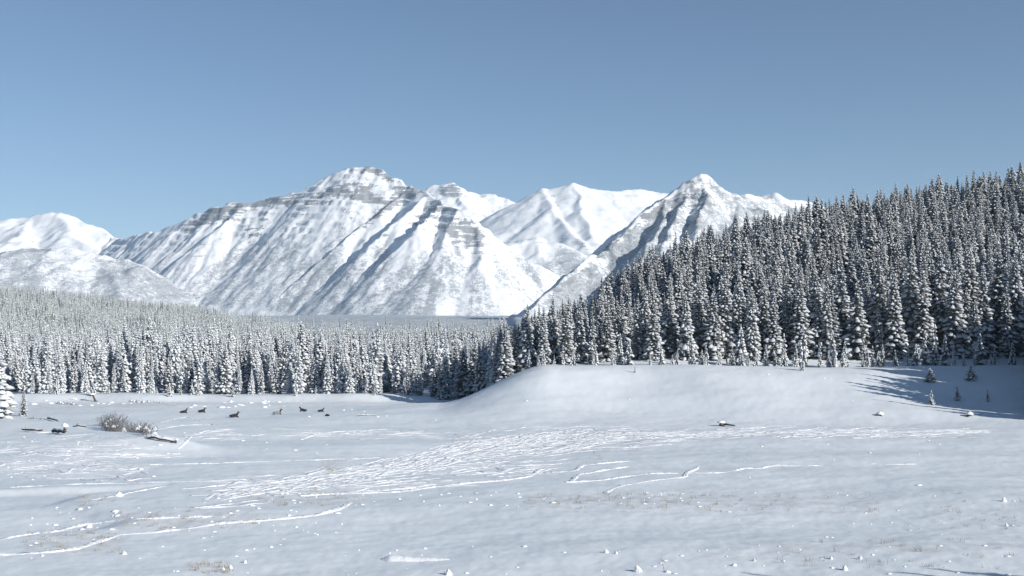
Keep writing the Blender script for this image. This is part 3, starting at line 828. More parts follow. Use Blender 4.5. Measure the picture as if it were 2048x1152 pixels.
def plant_fronts():
    for i, (px, top, d) in enumerate(YOUNG):
        X, h = base_h(px, top, d)
        sn = seg_name(px)
        tree('yng', i * 7 % 4, X, d, h, random.uniform(0, 6.28), "%s small young spruce from the left above %s" % (nth(('y', sn)), sn), "tree", "young spruces along the edge of the bank", "young_spruce")
    for i, (px, top, d) in enumerate(FRONT):
        X, h = base_h(px, top, d)
        sn = seg_name(px)
        tree('hill', (i * 5 + i // 8) % 8, X, d, h, random.uniform(0, 6.28), "%s tall front-row spruce from the left above %s" % (nth(('f', sn)), sn), "tree", "tall spruces in the front row above the bank")
    def vseg(px):
        return next(n for lim, n in ((240, "behind the far river bank"), (420, "behind the two leftmost elk"), (600, "behind the middle elk"), (760, "behind the rightmost elk"), (9999, "in the dark clump left of the bank")) if px < lim)
    for i, (px, top, d) in enumerate(sorted(VALYOUNG)):
        X, h = base_h(px, top, d)
        tree('yng', i, X, d, h, i * 2.0, "%s small snowy meadow-edge spruce from left %s" % (nth(('u', vseg(px))), vseg(px)), "tree", "small spruces at the meadow's edge", "young_spruce")
    for i, (px, top, d) in enumerate(VALFRONT):
        X, h = base_h(px, top, d)
        sn = vseg(px)
        big = px == 986
        tree('hill' if px > 755 and not big and i % 3 else 'val', (2 if big else (i * 5 + i // 6)), X, d, h, random.uniform(0, 6.28),
             "broad heavily snowed spruce at the foot of the bank's left end" if big else "%s %s meadow-edge spruce from left %s" % (nth(('v', sn)), "white frosted" if px < 760 else "dark", sn), "tree", "spruces along the far edge of the meadow")

plant_fronts()

# everything behind the front rows
def jitter_grid(x0, x1, y0, y1, sp, rng):
    gx, gy = np.meshgrid(np.arange(x0, x1, sp), np.arange(y0, y1, sp))
    gx = gx + rng.uniform(-.42, .42, gx.shape) * sp; gy = gy + rng.uniform(-.42, .42, gy.shape) * sp
    return gx.ravel(), gy.ravel()

def forest_points():
    rng = np.random.default_rng(5)
    # hillside
    X, Y = jitter_grid(-4, 300, 250, 560, 4.3, rng)
    yc = np.interp(X, CREST[:, 0], CREST[:, 1])
    px = 1024 + F * X / Y
    keep = (Y < yc + 45) & (px > 985 + (Y - 250) * .35) & (px < 2330)
    dens = gnoise(X / 22, Y / 26, 77)
    keep &= (dens > -0.62) & (rng.random(len(X)) < .93)
    # two small openings where the shaded snow shows through
    for cx, cy, rx, ry in ((1700, 640, 26, 40), (1868, 630, 22, 45)):
        Z = ground_z(X, Y); py = HOR - F * (Z - CAMZ) / Y
        keep &= ~((np.abs(px - cx) < rx) & (Y < 285) & (Y > 246))
    hX, hY = X[keep], Y[keep]
    hh = rng.triangular(8.5, 13.5, 17.0, len(hX)) * (1 - .12 * (rng.random(len(hX)) < .3))
    hh *= np.interp(hX, [-5, 25, 60], [.78, .92, 1.0])
    # valley
    out = []
    for (d0, d1, sp, k) in ((274, 310, 5.0, .72), (310, 520, 4.6, .95), (520, 950, 5.4, 1.0), (950, 1900, 7.2, .95)):
        X, Y = jitter_grid(-d1 * .47, d1 * .06 + 12, d0, d1, sp, rng)
        px = 1024 + F * X / Y
        kk = (px < 1010 + np.clip(560 - Y, 0, 300) * .02) & (px > -180) & (rng.random(len(X)) < k)
        kk &= gnoise(X / 40, Y / 60, 91) + .5 * gnoise(X / 130, Y / 200, 92) > -.42
        kk &= (Y < np.interp(px, [380, 620], [1900, 900])) | (rng.random(len(X)) < np.interp(px, [250, 620], [.5, 0.02]))
        kk &= ~((X > -6) & (Y < 300))
        out.append((X[kk], Y[kk]))
    vX = np.concatenate([o[0] for o in out]); vY = np.concatenate([o[1] for o in out])
    vh = rng.triangular(5.5, 12.0, 16.5, len(vX)) * (1 + .22 * gnoise(vX / 35, vY / 50, 93))
    # trees standing just outside the picture on the right, whose shadows lie on the bank and the meadow
    orng = np.random.default_rng(77)
    oX, oY = jitter_grid(84, 140, 186, 254, 2.7, orng)
    ok = (oX > 1024 / F * oY + 4.2) & (oX < 1024 / F * oY + 44) & (orng.random(len(oX)) < .9)
    oX, oY = oX[ok], oY[ok]
    oh = orng.uniform(14, 19, len(oX)) * np.interp(oY, [186, 196], [.6, 1])
    oX = np.concatenate([oX, [39, 46.5, 51]]); oY = np.concatenate([oY, [48.2, 47.6, 47.5]]); oh = np.concatenate([oh, [13.2, 13.0, 14]])
    return (hX, hY, hh), (vX, vY, vh), (oX, oY, oh)

(HX, HY, HH), (VX, VY, VH), (OX, OY, OH) = forest_points()

def pick_visible(X, Y, H, n, seen):
    """the n trees that show largest: near, and not hidden behind nearer ones"""
    Z = ground_z(X, Y)
    top = HOR - F * (Z + H - CAMZ) / Y; px = 1024 + F * X / Y
    order = np.argsort(Y)
    cand = []
    for i in order:
        if px[i] < -10 or px[i] > 2058: continue
        b = int((px[i] + 100) // 5)
        w_ = max(1, int(1.2 * F / Y[i] / 5))
        sl = seen[max(0, b - w_):b + w_ + 1]
        vis = float(np.mean(np.maximum(0, sl - top[i])))
        seen[max(0, b - w_):b + w_ + 1] = np.minimum(sl, top[i] + 0.25 * H[i] * F / Y[i])
        if vis > 7: cand.append((vis * F / Y[i], i))
    cand.sort(reverse=True)
    return [i for _, i in cand[:n]]

def seen_buffer(lists):
    s = np.full(460, 760.0)
    for L in lists:
        for px, top, d in L:
            b = int((px + 100) // 5); s[b - 2:b + 3] = np.minimum(s[b - 2:b + 3], top + 25)
    return s

hi = pick_visible(HX, HY, HH, 130, seen_buffer([FRONT]))
vi = pick_visible(VX, VY, VH, 90, seen_buffer([VALFRONT]))
hi.sort(key=lambda i: HX[i] / HY[i]); vi.sort(key=lambda i: VX[i] / VY[i])
for k, i in enumerate(hi):
    pxx = 1024 + F * HX[i] / HY[i]
    row = "close behind" if HY[i] < 266 else "well behind" if HY[i] < 292 else "high behind"
    sec = seg_name(pxx)
    tree('hill', k, HX[i], HY[i], HH[i], random.uniform(0, 6.28), "%s snow-dusted spruce from left, %s front row above %s" % (nth(('h', sec, row)), row, sec), "tree", "spruces behind the front row on the hillside")
for k, i in enumerate(vi):
    pxx = 1024 + F * VX[i] / VY[i]
    row = "just behind" if VY[i] < 292 else "farther behind"
    sec = "near the far river bank" if pxx < 250 else "beyond the two leftmost elk" if pxx < 430 else "beyond the middle elk" if pxx < 600 else "beyond the rightmost elk" if pxx < 760 else "beside the dark clump"
    tree('val', k, VX[i], VY[i], VH[i], random.uniform(0, 6.28), "%s frosted spruce from left, %s meadow-edge row %s" % (nth(('w', sec, row)), row, sec), "tree", "frosted spruces behind the meadow-edge row")

DARK_FORMS = {}
def form_of(c, x, y):
    """darker, barer trees stand together"""
    n = len(c.objects)
    dark = DARK_FORMS.get(c.name)
    if not dark: return random.randrange(n)
    v = float(gnoise(np.array([x / 45]), np.array([y / 70]), 95)[0]) + random.gauss(0, .25)
    return random.choice(dark) if v > .38 else random.choice([i for i in range(n) if i not in dark])

def forest_object(name, sets):
    """one object of stuff; sets: list of (collection, X, Y, scale)"""
    V = []; idx = []; scl = []; rot = []
    cols = []
    ng = bpy.data.node_groups.new(name + "_scatter", 'GeometryNodeTree')
    ng.interface.new_socket("Geometry", in_out='INPUT', socket_type='NodeSocketGeometry')
    ng.interface.new_socket("Geometry", in_out='OUTPUT', socket_type='NodeSocketGeometry')
    gi = ng.nodes.new('NodeGroupInput'); go = ng.nodes.new('NodeGroupOutput')
    jn = ng.nodes.new('GeometryNodeJoinGeometry')
    def attr(nm, ty):
        a = ng.nodes.new('GeometryNodeInputNamedAttribute'); a.data_type = ty; a.inputs[0].default_value = nm
        return a.outputs[0]
    sa = []
    for si, (c, X, Y, S) in enumerate(sets):
        Z = ground_z(X, Y)
        for j in range(len(X)):
            V.append((X[j], Y[j], Z[j] - .05)); idx.append(form_of(c, X[j], Y[j])); sa.append(si)
            rot.append((random.gauss(0, .028), random.gauss(0, .028), random.uniform(0, 6.28))); wv = S[j] * random.uniform(.78, 1.28); scl.append((wv, wv, S[j]))
        ci = ng.nodes.new('GeometryNodeCollectionInfo'); ci.inputs['Collection'].default_value = c
        ci.inputs['Separate Children'].default_value = True; ci.inputs['Reset Children'].default_value = True
        ip = ng.nodes.new('GeometryNodeInstanceOnPoints')
        ip.inputs['Pick Instance'].default_value = True
        cmp_ = ng.nodes.new('FunctionNodeCompare'); cmp_.data_type = 'INT'; cmp_.operation = 'EQUAL'
        ints = [s for s in cmp_.inputs if s.type == 'INT' and s.enabled]
        ng.links.new(attr("form_set", 'INT'), ints[0]); ints[1].default_value = si
        ng.links.new(gi.outputs[0], ip.inputs['Points']); ng.links.new(cmp_.outputs[0], ip.inputs['Selection'])
        ng.links.new(ci.outputs[0], ip.inputs['Instance'])
        ng.links.new(attr("form", 'INT'), ip.inputs['Instance Index'])
        ng.links.new(attr("turn", 'FLOAT_VECTOR'), ip.inputs['Rotation'])
        ng.links.new(attr("size", 'FLOAT_VECTOR'), ip.inputs['Scale'])
        ng.links.new(ip.outputs[0], jn.inputs[0])
    ng.links.new(jn.outputs[0], go.inputs[0])
    me = bpy.data.meshes.new(name); me.from_pydata(V, [], [])
    me.attributes.new("form", 'INT', 'POINT').data.foreach_set('value', np.array(idx, np.int32))
    me.attributes.new("form_set", 'INT', 'POINT').data.foreach_set('value', np.array(sa, np.int32))
    me.attributes.new("turn", 'FLOAT_VECTOR', 'POINT').data.foreach_set('vector', np.array(rot, np.float32).ravel())
    me.attributes.new("size", 'FLOAT_VECTOR', 'POINT').data.foreach_set('vector', np.array(scl, np.float32).ravel())
    o = link(name, me, kind="stuff")
    o.modifiers.new("scatter", 'NODES').node_group = ng
    return o

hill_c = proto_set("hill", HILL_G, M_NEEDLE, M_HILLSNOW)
val_c = proto_set("valley", VAL_G, [M_FROST if i % 3 else M_NEEDLE for i in range(len(VAL_G))])
far_c = proto_set("far", FAR_G, [M_FARFROST, M_FROST, M_NEEDLE, M_FARFROST, M_NEEDLE])
DARK_FORMS[val_c.name] = [0, 3]; DARK_FORMS[far_c.name] = [2, 4]
hm = np.ones(len(HX), bool); hm[hi] = False
vm = np.ones(len(VX), bool); vm[vi] = False
nearv = vm & (VY < 520); farv = vm & (VY >= 520)
forest_object("hillside_forest", [(hill_c, np.concatenate([HX[hm], OX]), np.concatenate([HY[hm], OY]), np.concatenate([HH[hm], OH]) / 14.0)])
forest_object("valley_forest", [(val_c, VX[nearv], VY[nearv], VH[nearv] / 14.0), (far_c, VX[farv], VY[farv], VH[farv] / 13.0)])
print("trees hill", hm.sum(), "valley", nearv.sum(), farv.sum())

# ------------------------------------------------------------------ things lying about the meadow
def gz(X, Y): return float(ground_z(np.array([float(X)]), np.array([float(Y)]))[0])

def ground_pt(px, py):
    q = px_ground([(px, py)])[0]
    return float(q[0]), float(q[1]), gz(q[0], q[1])

def place_tree(kind, i, px, base, top, label, name="young_spruce", group=None, wide=1.0):
    X, Y, z = ground_pt(px, base)
    h = (base - top) * Y / F
    o = tree(kind, i, X, Y, h, i * 1.7, label, "tree", group, name)
    o.scale = (o.scale[0] * wide, o.scale[1] * wide, o.scale[2])
    return o

SHADE = "small conifers on the shaded bank"
place_tree('yng', 2, 1860, 762, 736, "squat snow-capped young spruce at the edge of the blue shade", group=SHADE, wide=2.3)
place_tree('yng', 2, 1942, 759, 727, "dark bushy young spruce high in the blue shade", group=SHADE, wide=1.9)
place_tree('yng', 1, 1863, 809, 781, "thin young spruce with a snowy tip where the long shadows end", group=SHADE, wide=1.7)
place_tree('yng', 3, 1914, 801, 768, "scraggly young spruce in the middle of the blue shade", group=SHADE, wide=1.6)
place_tree('yng', 3, 1975, 803, 776, "skinny young spruce low in the blue shade near the right edge", group=SHADE, wide=1.5)
place_tree('yng', 0, 1605, 741, 712, "young spruce standing forward of the bank's crest with shade beside it", wide=1.1)
place_tree('yng', 1, 1270, 745, 731, "tiny lone sapling on the bank just below its crest")
place_tree('val', 2, -6, 836, 684, "thick snow-caked spruce cut off by the left picture edge", "spruce_tree", None, 1.25)
place_tree('val', 3, 48, 832, 778, "scraggly little spruce beside the big spruce at the left edge", "young_spruce", None, 1.3)

def dead_trunk(px, top, d, lean, label):
    X, h = base_h(px, top, d); rr = random.Random(px); g = Geo()
    p = [Vector((lean * t, .2 * t, h * t - .3)) for t in (0, .35, .7, 1)]
    for k in range(3): cone_tube(g, p[k], p[k + 1], .15 - .04 * k, .11 - .04 * k, 6)
    b = Geo()
    for k in range(16):
        q = p[1].lerp(p[3], rr.random()); a = rr.uniform(0, 6.28); L = rr.uniform(.3, .9)
        cone_tube(b, q, q + Vector((math.cos(a) * L, math.sin(a) * L, rr.uniform(-.25, .1))), .03, .012, 3)
    root = link("dead_tree", geo_mesh("dead_trunk", g, M_DEADWOOD, False), None, (X, d, gz(X, d)), 0, 1.0, label, "dead tree", None)
    link("branch_stubs", geo_mesh("branch_stubs", b, M_DEADWOOD, False), root, kind="stuff")
# --- elk lying in the snow
def hide_mat(name, body, neck):
    m, n, b = new_mat(name)
    tc = n.nodes.new("ShaderNodeTexCoord")
    sx = n.nodes.new("ShaderNodeSeparateXYZ"); n.links.new(tc.outputs['Object'], sx.inputs[0])
    f = noise_tex(n, tc.outputs['Object'], 5, 4)
    ad = n.nodes.new("ShaderNodeMath"); ad.operation = 'MULTIPLY_ADD'
    n.links.new(f, ad.inputs[0]); ad.inputs[1].default_value = .25; n.links.new(sx.outputs[0], ad.inputs[2])
    c = mixc(n, maprange(n, ad.outputs[0], .38, .6), body + (1,), neck + (1,))
    n.links.new(c, b.inputs['Base Color']); b.inputs['Roughness'].default_value = .9
    return m
HIDES = {'dark': hide_mat("dark_elk_hide", (.034, .03, .03), (.016, .014, .014)), 'pale': hide_mat("pale_elk_hide", (.26, .24, .23), (.03, .026, .025))}

def elk_mesh(name, curled, hide):
    J = [(-.55, 0, .40, .25, .25), (-.1, 0, .42, .26, .27), (.30, 0, .44, .24, .28)]
    E_ = [(0, 1), (1, 2)]
    def chain(start, pts):
        p = start
        for q in pts:
            J.append(q); E_.append((p, len(J) - 1)); p = len(J) - 1
        return p
    chain(0, [(-.80, 0, .36, .16, .17), (-.92, 0, .34, .04, .05)])
    if curled:
        h = chain(2, [(.52, .10, .46, .15, .17), (.52, .36, .34, .11, .12), (.30, .46, .26, .09, .10), (.08, .50, .18, .05, .05)])
        ears = None
    else:
        h = chain(2, [(.50, 0, .66, .14, .19), (.58, 0, .88, .10, .13), (.67, 0, 1.0, .09, .10)])
        chain(h, [(.80, 0, .96, .065, .07), (.93, 0, .91, .045, .05)])
        ears = h
    for sd in (1, -1):
        chain(2, [(.42, .19 * sd, .24, .09, .10), (.74, .17 * sd, .11, .055, .06), (.46, .15 * sd, .05, .04, .045), (.34, .15 * sd, .035, .045, .04)])
        chain(0, [(-.46, .22 * sd, .27, .15, .16), (-.12, .29 * sd, .16, .085, .09), (-.58, .32 * sd, .09, .045, .05), (-.24, .34 * sd, .05, .04, .04)])
        if ears is not None: chain(ears, [(.60, .09 * sd, 1.08, .03, .035), (.54, .19 * sd, 1.16, .03, .02)])
    me = bpy.data.meshes.new(name)
    me.from_pydata([j[:3] for j in J], E_, [])
    o = bpy.data.objects.new("elk_form", me); COL.objects.link(o)
    sk = o.modifiers.new("skin", 'SKIN'); o.modifiers.new("sub", 'SUBSURF').levels = 2
    for v, j in zip(me.skin_vertices[0].data, J): v.radius = (j[3], j[4])
    me.skin_vertices[0].data[0].use_root = True
    dg = bpy.context.evaluated_depsgraph_get(); dg.update()
    r = bpy.data.meshes.new_from_object(o.evaluated_get(dg)); r.name = name
    bpy.data.objects.remove(o)
    r.materials.clear(); r.materials.append(hide)
    r.polygons.foreach_set('use_smooth', np.ones(len(r.polygons), bool))
    return r

ELK = {('up', 'dark'): elk_mesh("elk", False, HIDES['dark']), ('up', 'pale'): elk_mesh("pale_elk", False, HIDES['pale']), ('curl', 'dark'): elk_mesh("curled_elk", True, HIDES['dark'])}
for px, py, wpx, pose, hide, rz, lab in [
        (368, 826, 17, 'up', 'dark', .1, "dark elk lying head up, farthest left of the resting herd"),
        (404, 825, 18, 'up', 'dark', -.1, "dark elk lying head up, second from left beside the leftmost one"),
        (469, 835, 22, 'up', 'dark', .15, "largest dark elk lying in front of the others in trampled snow"),
        (555, 829, 21, 'up', 'pale', .25, "grey-bodied elk with a dark neck lying in the snow"),
        (606, 823, 18, 'up', 'dark', math.pi - .1, "dark elk lying with its head to the left, farthest back"),
        (642, 824, 15, 'up', 'dark', .0, "small dark elk lying just behind the curled-up one"),
        (655, 832, 14, 'curl', 'dark', 2.4, "elk curled up with its head tucked in, a dark lump")]:
    X, Y, z = ground_pt(px, py)
    link("elk", ELK[(pose, hide)], None, (X, Y, z - .05), rz, wpx * Y / F / 1.9, lab, "elk", "elk resting on the snowy meadow")

# --- snow lumps, logs, stumps, brush
def lump_geo(wd, h, seed, peak=1.0, ly=.8):
    rr = random.Random(seed); g = Geo(); n = 11; rows = 5
    vs = []
    for i in range(rows):
        t = i / (rows - 1)
        for j in range(n):
            a = 2 * math.pi * j / n
            r = wd * .5 * (1 - t ** (1.5 * peak)) * (.75 + .5 * rr.random()) + .002
            if i == 0: r = wd * .5 * (.85 + .3 * rr.random())
            vs.append((r * math.cos(a), r * ly * math.sin(a), -.06 if i == 0 else h * t ** .85 * (.9 + .2 * rr.random())))
    vs.append((wd * .04, 0, h * 1.02))
    fs = [(i * n + j, i * n + (j + 1) % n, (i + 1) * n + (j + 1) % n, (i + 1) * n + j) for i in range(rows - 1) for j in range(n)]
    fs += [((rows - 1) * n + j, (rows - 1) * n + (j + 1) % n, rows * n) for j in range(n)]
    g.add(vs, fs)
    return g

def geo_mesh(name, g, mat, sm=True): return mesh_np(name, g.v, g.f, [mat], sm)

def blades(g, n, spread, h, rr, lean=.3, w_=.012):
    for _ in range(n):
        x, y = rr.gauss(0, spread), rr.gauss(0, spread); hh = h * rr.uniform(.5, 1.1)
        dx, dy = rr.gauss(0, lean) * hh, rr.gauss(0, lean) * hh
        a = rr.uniform(0, 3.14); c, s_ = math.cos(a) * w_, math.sin(a) * w_
        g.add([(x - c, y - s_, -.05), (x + c, y + s_, -.05), (x + dx * .4 + c * .7, y + dy * .4 + s_ * .7, hh * .6), (x + dx * .4 - c * .7, y + dy * .4 - s_ * .7, hh * .6), (x + dx, y + dy, hh)], [(0, 1, 2, 3), (3, 2, 4)])

TUFTS = [(1275, 1143, 17, 1.3, "tall pointed snow cap on a grass tuft beside the one with a dead stalk"), (1212, 1105, 10, 1.1, "pointed snow cap, left of a neighbouring pair at the lower middle"), (1233, 1107, 7, .9, "flatter snow cap, right of a neighbouring pair at the lower middle"),
         (1690, 1140, 13, 1.2, "double snow cap on grass above the long ground shadow"), (1721, 1118, 11, 1.0, "snow-capped tuft with brown grass showing on its left"), (1662, 1118, 9, 1.1, "small steep snow cap left of the brown-sided tuft"),
         (1508, 1122, 7, .9, "low snow-capped tuft alone right of the dead stalk"), (1468, 1131, 7, .7, "flat low snow cap beside the tip of the long shadow"), (897, 1149, 16, 1.2, "grassy snow-capped tuft at the bottom edge below the drift"),
         (490, 1125, 9, 1.1, "neat white snow cap left of centre near the bottom edge"), (461, 1137, 10, 1.1, "snow cap on a grassy cluster near the bottom edge"), (447, 1140, 8, .9, "smaller snow cap in the same grassy cluster near the bottom edge"),
         (2008, 1003, 12, 1.0, "snow-capped tuft with a dark stem at the far right"), (2013, 1052, 9, .9, "snow cap with grey grass beside it at the right edge"), (248, 1108, 9, .8, "low broad snow cap below the two lower-left trails"),
         (178, 1054, 9, .8, "broad snow cap just above the upper lower-left trail"), (238, 992, 12, .6, "wide snow heap beside the smooth hollow at left"), (1335, 1144, 8, .7, "snow cap at the foot of a tall dead stalk")]
for i, (px, py, hp, pk, lab) in enumerate(TUFTS):
    X, Y, z = ground_pt(px, py)
    h = hp * Y / F * .72
    rr = random.Random(i)
    g = Geo(); blades(g, 26, h * .35, h * 1.15, rr, .35, .008)
    root = link("snow_tuft", geo_mesh("snow_cap", lump_geo(h * (1.25 if pk > .85 else 2.4), h, i, pk), M_TRACK), None, (X, Y, z), rr.uniform(-.5, .5), 1.0, lab, "snow tuft", "snow-capped grass tufts")
    link("grass_blades", geo_mesh("grass_blades", g, M_GRASS, False), root, kind="stuff")
    if px == 1335:
        sg = Geo(); cone_tube(sg, (-.15, 0, -.05), (-.34, 0, .8), .016, .007, 5); cone_tube(sg, (-.25, 0, .4), (-.17, .02, .62), .009, .005, 4); cone_tube(sg, (-.29, 0, .55), (-.42, 0, .7), .009, .005, 4)
        link("stalk", geo_mesh("stalk", sg, M_TWIG), root)

def drift(px0, px1, py, h, seed):
    X0, Y0, _ = ground_pt(px0, py); X1, Y1, _ = ground_pt(px1, py)
    g = Geo(); rr = random.Random(seed); n = 26
    vs = []
    for i in range(n):
        t = i / (n - 1); x = X0 + (X1 - X0) * t; y = Y0 + (Y1 - Y0) * t
        e = min(1, t * 7) * (1 - t) ** .55
        for o, k in ((-.5, 0), (-.22, .8), (0, 1), (.3, .6), (.8, 0)):
            hh = h * e * k * rr.uniform(.8, 1.2) if k else -.05
            vs.append((x, y + o * (.4 + e), gz(x, y + o * (.4 + e)) + hh))
    fs = [(i * 5 + j, i * 5 + 5 + j, i * 5 + 6 + j, i * 5 + 1 + j) for i in range(n - 1) for j in range(4)]
    g.add(vs, [f[::-1] for f in fs])
    link("snow_drift", geo_mesh("snow_drift", g, M_TRACK), kind="structure")
drift(760, 900, 1119, .26, 3)

def log(px0, py0, px1, py1, r, label, root_ball=False, snag=0.0, lift=.12):
    X0, Y0, z0 = ground_pt(px0, py0); X1, Y1, z1 = ground_pt(px1, py1)
    a = Vector((X0, Y0, z0 + r + lift)); b = Vector((X1, Y1, z1 + r + lift * .6))
    mid = (a + b) / 2
    g = Geo(); n = 6; rr = random.Random(int(px0))
    pts = [a.lerp(b, t / n) - mid + Vector((0, rr.gauss(0, .04), rr.gauss(0, .03))) for t in range(n + 1)]
    for i in range(n): cone_tube(g, pts[i], pts[i + 1], r * (1 - .35 * i / n), r * (1 - .35 * (i + 1) / n), 8)
    for k in range(3):
        p = pts[1 + k]; cone_tube(g, p, p + Vector((rr.gauss(0, .2), rr.gauss(0, .2), rr.uniform(.2, .5))), .03, .012, 5)
    root = link("fallen_log", geo_mesh("fallen_log", g, M_DEADWOOD, False), None, mid, 0, 1.0, label, "log", "dead logs on the near mound")
    sg = Geo()
    vs = []
    for i, p in enumerate(pts):
        rad = r * (1 - .35 * i / n)
        for ang, k in ((-75, .98), (-45, 1.25), (0, 1.75 + rr.uniform(-.2, .25)), (45, 1.3), (75, .98)):
            vs.append(tuple(p + Vector((0, math.sin(R(ang)) * rad * 1.02, math.cos(R(ang)) * rad * k))))
    sg.add(vs, [(i * 5 + j, i * 5 + 5 + j, i * 5 + 6 + j, i * 5 + 1 + j) for i in range(n) for j in range(4)])
    link("snow_cover", geo_mesh("log_snow", sg, M_TRACK), root)
    if root_ball:
        rg = Geo()
        e = pts[-1]
        for k in range(9):
            an = R(-40 + 32 * k); ln = rr.uniform(.45, 1.0)
            cone_tube(rg, e + Vector((0, 0, .05)), e + Vector((rr.uniform(.05, .4), math.cos(an) * ln * .6, abs(math.sin(an)) * ln)), .11, .03, 5)
        link("roots", geo_mesh("roots", rg, M_DEADWOOD, False), root)
        link("snow_cap", geo_mesh("root_snow", lump_geo(.8, .38, 5, 1), M_TRACK), root, e + Vector((.1, 0, .75)))
    return root
log(303, 880, 350, 887, .20, "snowy log with a dark underside lying right of the brushwood", False)
log(45, 863, 84, 865, .16, "half-buried log on the mound near the left edge")
log(106, 866, 128, 869, .20, "short log with an upturned root plate on the mound", True)
log(95, 839, 116, 844, .12, "thin log end poking from the snow along the mound's crest")
log(154, 855, 172, 856, .12, "stub of a buried log between root plate and brushwood")
# upturned forked piece behind the right-hand log
def stump(px, py, name, label, height, r, lean_x, snow, roots=4):
    X, Y, z = ground_pt(px, py); g = Geo(); rr = random.Random(px)
    cone_tube(g, (0, 0, -.2), (lean_x * .6, 0, height * .6), r, r * .8, 8); cone_tube(g, (lean_x * .6, 0, height * .6), (lean_x, .05, height), r * .8, r * .55, 8)
    for k in range(roots):
        a = rr.uniform(0, 6.28); cone_tube(g, (0, 0, .1), (math.cos(a) * r * 3, math.sin(a) * r * 3, -.1), r * .6, r * .2, 5)
    root = link(name, geo_mesh(name, g, M_DEADWOOD, False), None, (X, Y, z), 0, 1.0, label, "stump", None)
    link("snow_cap", geo_mesh("stump_snow", lump_geo(r * 3.4 + snow, snow, px, .9), M_TRACK), root, (lean_x, .03, height - .03))
    return root
stump(300, 877, "broken_stump", "slanting broken stump at the left end of the log beside the brushwood", .55, .13, .5, .22)
stump(351, 886, "broken_stump", "short stub standing at the right end of the log", .4, .10, .12, .1)
stump(192, 803, "leaning_snag", "leaning dead snag on the far river bank under the trees", 1.5, .24, -.8, .35)
stump(1441, 852, "snowy_stump", "dark stump with a snow hat at the foot of the bank", .55, .30, .1, .3, 6)
stump(1758, 831, "snowy_stump", "snow-topped stump left of the shaded slope", .3, .22, .15, .4)
stump(1937, 832, "snowy_stump", "snow-topped stump below the shaded slope near the right edge", .32, .25, .2, .4)
log(1447, 852, 1470, 854, .14, "low dark log running right from the stump under the bank")
log(716, 832, 752, 831, .07, "long thin pole lying on the snow right of the elk", lift=.05)

def brush(px0, py0, px1, py1, n, hmax, label, seed, snow=14):
    rr = random.Random(seed)
    A_ = np.array(ground_pt(px0, py0)); B_ = np.array(ground_pt(px1, py1)); mid = (A_ + B_) / 2
    g = Geo(); sp = Geo()
    for i in range(n):
        t = rr.random(); p = A_ + (B_ - A_) * t
        x, y = p[0] - mid[0] + rr.gauss(0, .3), p[1] - mid[1] + rr.uniform(-.2, 1.6)
        z = gz(x + mid[0], y + mid[1]) - mid[2]
        h = hmax * (.35 + .65 * math.sin(math.pi * min(.93, t + .12))) * rr.uniform(.45, 1.05)
        d = Vector((rr.gauss(.15, .55), rr.gauss(0, .4), 1)).normalized()
        b0 = Vector((x, y, z - .05)); b1 = b0 + d * h * .55; b2 = b1 + (d + Vector((rr.gauss(0, .35), rr.gauss(0, .3), rr.gauss(-.1, .25)))).normalized() * h * .5
        cone_tube(g, b0, b1, .042, .03, 4); cone_tube(g, b1, b2, .03, .014, 3)
        for _ in range(4):
            q = b0.lerp(b1, rr.uniform(.3, 1)) if rr.random() < .5 else b1.lerp(b2, rr.random())
            e = q + Vector((rr.gauss(0, .4), rr.gauss(0, .3), rr.uniform(.0, .5))) * h * .5
            cone_tube(g, q, e, .022, .010, 3)
        if i < snow:
            c = b1 + Vector((0, 0, .02)); L = rr.uniform(.15, .4)
            snow_pad(sp, [c - Vector((L, 0, 0)), c - Vector((L * .3, 0, -.05)), c + Vector((L * .4, 0, .05)), c + Vector((L, 0, 0))], [0, L * .5, L * .5, 0], 0, .2, rr)
    root = link("bare_shrub", geo_mesh("bare_shrub", g, M_TWIG, False), None, tuple(mid), 0, 1.0, label, "shrub")
    if snow: link("snow_cover", geo_mesh("shrub_snow", sp, M_TREESNOW), root, kind="stuff")
brush(204, 850, 294, 874, 250, 2.9, "grey leafless brushwood mound with snow on its twigs", 1, 22)
brush(55, 838, 90, 839, 26, .5, "low row of bare twigs beside the spruce at the left edge", 2, 0)
brush(110, 808, 150, 810, 40, .7, "low grey scrub along the far river bank", 3, 5)
brush(260, 804, 320, 806, 40, .7, "low scrub under the trees at the far river bank's right end", 4, 5)

dead_trunk(1455, 612, 241, -2.0, "bare dead trunk leaning left before the front-row spruces above the bank")
dead_trunk(1128, 655, 240, .4, "short bare dead trunk at the forest edge above the bank's left end")
dead_trunk(1768, 640, 241, -.5, "upright bare dead trunk at the forest edge beside the shaded slope")
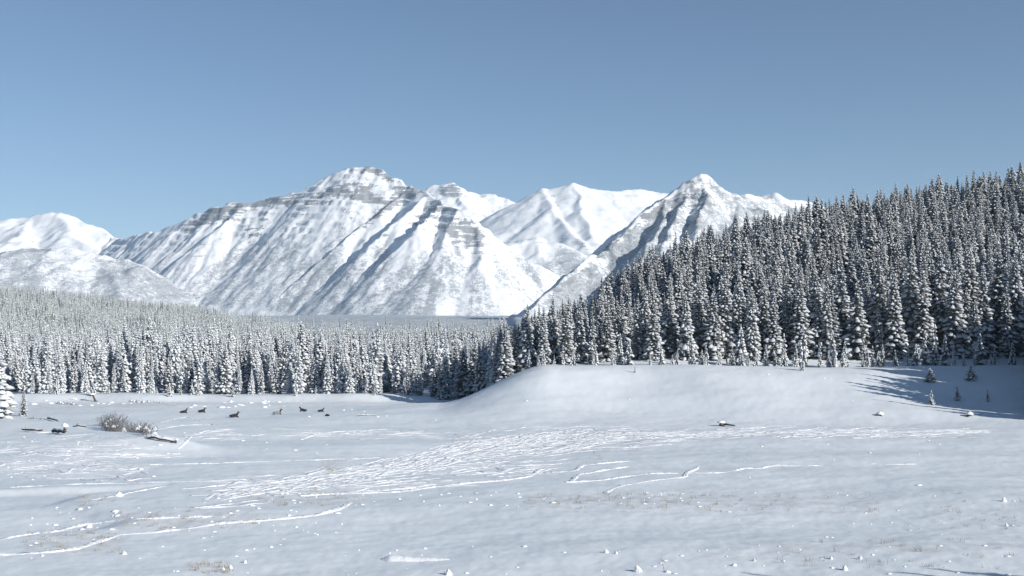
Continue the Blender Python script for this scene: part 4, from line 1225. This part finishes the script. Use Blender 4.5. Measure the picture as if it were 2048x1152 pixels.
# --- specks: fallen clods of snow and thin dry grass
def specks():
    rr = random.Random(9); pts = []
    for (x0, x1, y0, y1, n, s0, s1) in [(0, 700, 1060, 1150, 34, .06, .17), (700, 2048, 1090, 1150, 56, .05, .15), (400, 1400, 985, 1015, 70, .06, .20), (1400, 2048, 985, 1080, 26, .06, .17), (60, 700, 1015, 1060, 50, .06, .22),
                                        (0, 330, 870, 960, 30, .10, .28), (300, 900, 840, 930, 14, .10, .26), (500, 800, 800, 835, 14, .15, .4), (1000, 2048, 745, 850, 8, .12, .3), (900, 1900, 870, 985, 26, .08, .2), (60, 270, 797, 812, 14, .3, .7), (380, 560, 803, 815, 18, .3, .7)]:
        for _ in range(n): pts.append((rr.uniform(x0, x1), rr.uniform(y0, y1), rr.uniform(s0, s1)))
    G = px_ground([p[:2] for p in pts]); Z = ground_z(G[:, 0], G[:, 1])
    g = Geo()
    for (x, y), z, p in zip(G, Z, pts):
        l = lump_geo(p[2] * rr.uniform(1, 3), p[2] * rr.uniform(.25, .6), rr.randrange(9999), .9)
        g.add([(a + x, b + y, c + z) for a, b, c in l.v], l.f)
    link("snow_clods", geo_mesh("snow_clods", g, M_TRACK), kind="stuff")
    g = Geo(); pts = []
    for (x0, x1, y0, y1, n) in [(470, 740, 980, 1012, 60), (1040, 1420, 988, 1018, 110), (1420, 1760, 992, 1025, 40), (50, 250, 1064, 1106, 60), (240, 530, 1022, 1060, 60), (380, 470, 1125, 1148, 40), (640, 690, 920, 945, 24), (900, 1200, 875, 925, 40), (1480, 2040, 1080, 1140, 40), (1880, 2048, 985, 1060, 30), (150, 240, 992, 1012, 24), (1000, 1500, 860, 880, 26)]:
        for _ in range(n): pts.append((rr.uniform(x0, x1), rr.uniform(y0, y1)))
    G = px_ground(pts); Z = ground_z(G[:, 0], G[:, 1])
    for (x, y), z in zip(G, Z):
        b_ = Geo(); blades(b_, rr.randint(5, 16), .12, rr.uniform(.14, .38), rr, .5, .009)
        g.add([(a + x, b + y, c + z) for a, b, c in b_.v], b_.f)
    link("dry_grass", geo_mesh("dry_grass", g, M_GRASS, False), kind="stuff")
specks()

# ------------------------------------------------------------------ air
def haze():
    me = bpy.data.meshes.new("haze")
    x, y0, y1, z0, z1 = 16500, -300, 16500, -12.0, 1330.0
    vs = [(a, b, c) for c in (z0, z1) for a, b in ((-x, y0), (x, y0), (x, y1), (-x, y1))]
    me.from_pydata(vs, [], [(3, 2, 1, 0), (4, 5, 6, 7), (0, 1, 5, 4), (1, 2, 6, 5), (2, 3, 7, 6), (3, 0, 4, 7)])
    m = bpy.data.materials.new("haze"); m.use_nodes = True
    n = m.node_tree; n.nodes.clear()
    pv = n.nodes.new("ShaderNodeVolumePrincipled"); pv.inputs['Density'].default_value = 2.8e-5
    pv.inputs['Color'].default_value = (0.62, 0.83, 1.0, 1); pv.inputs['Anisotropy'].default_value = 0.2
    o = n.nodes.new("ShaderNodeOutputMaterial"); n.links.new(pv.outputs[0], o.inputs['Volume'])
    me.materials.append(m)
    link("haze", me, kind="stuff")
haze()
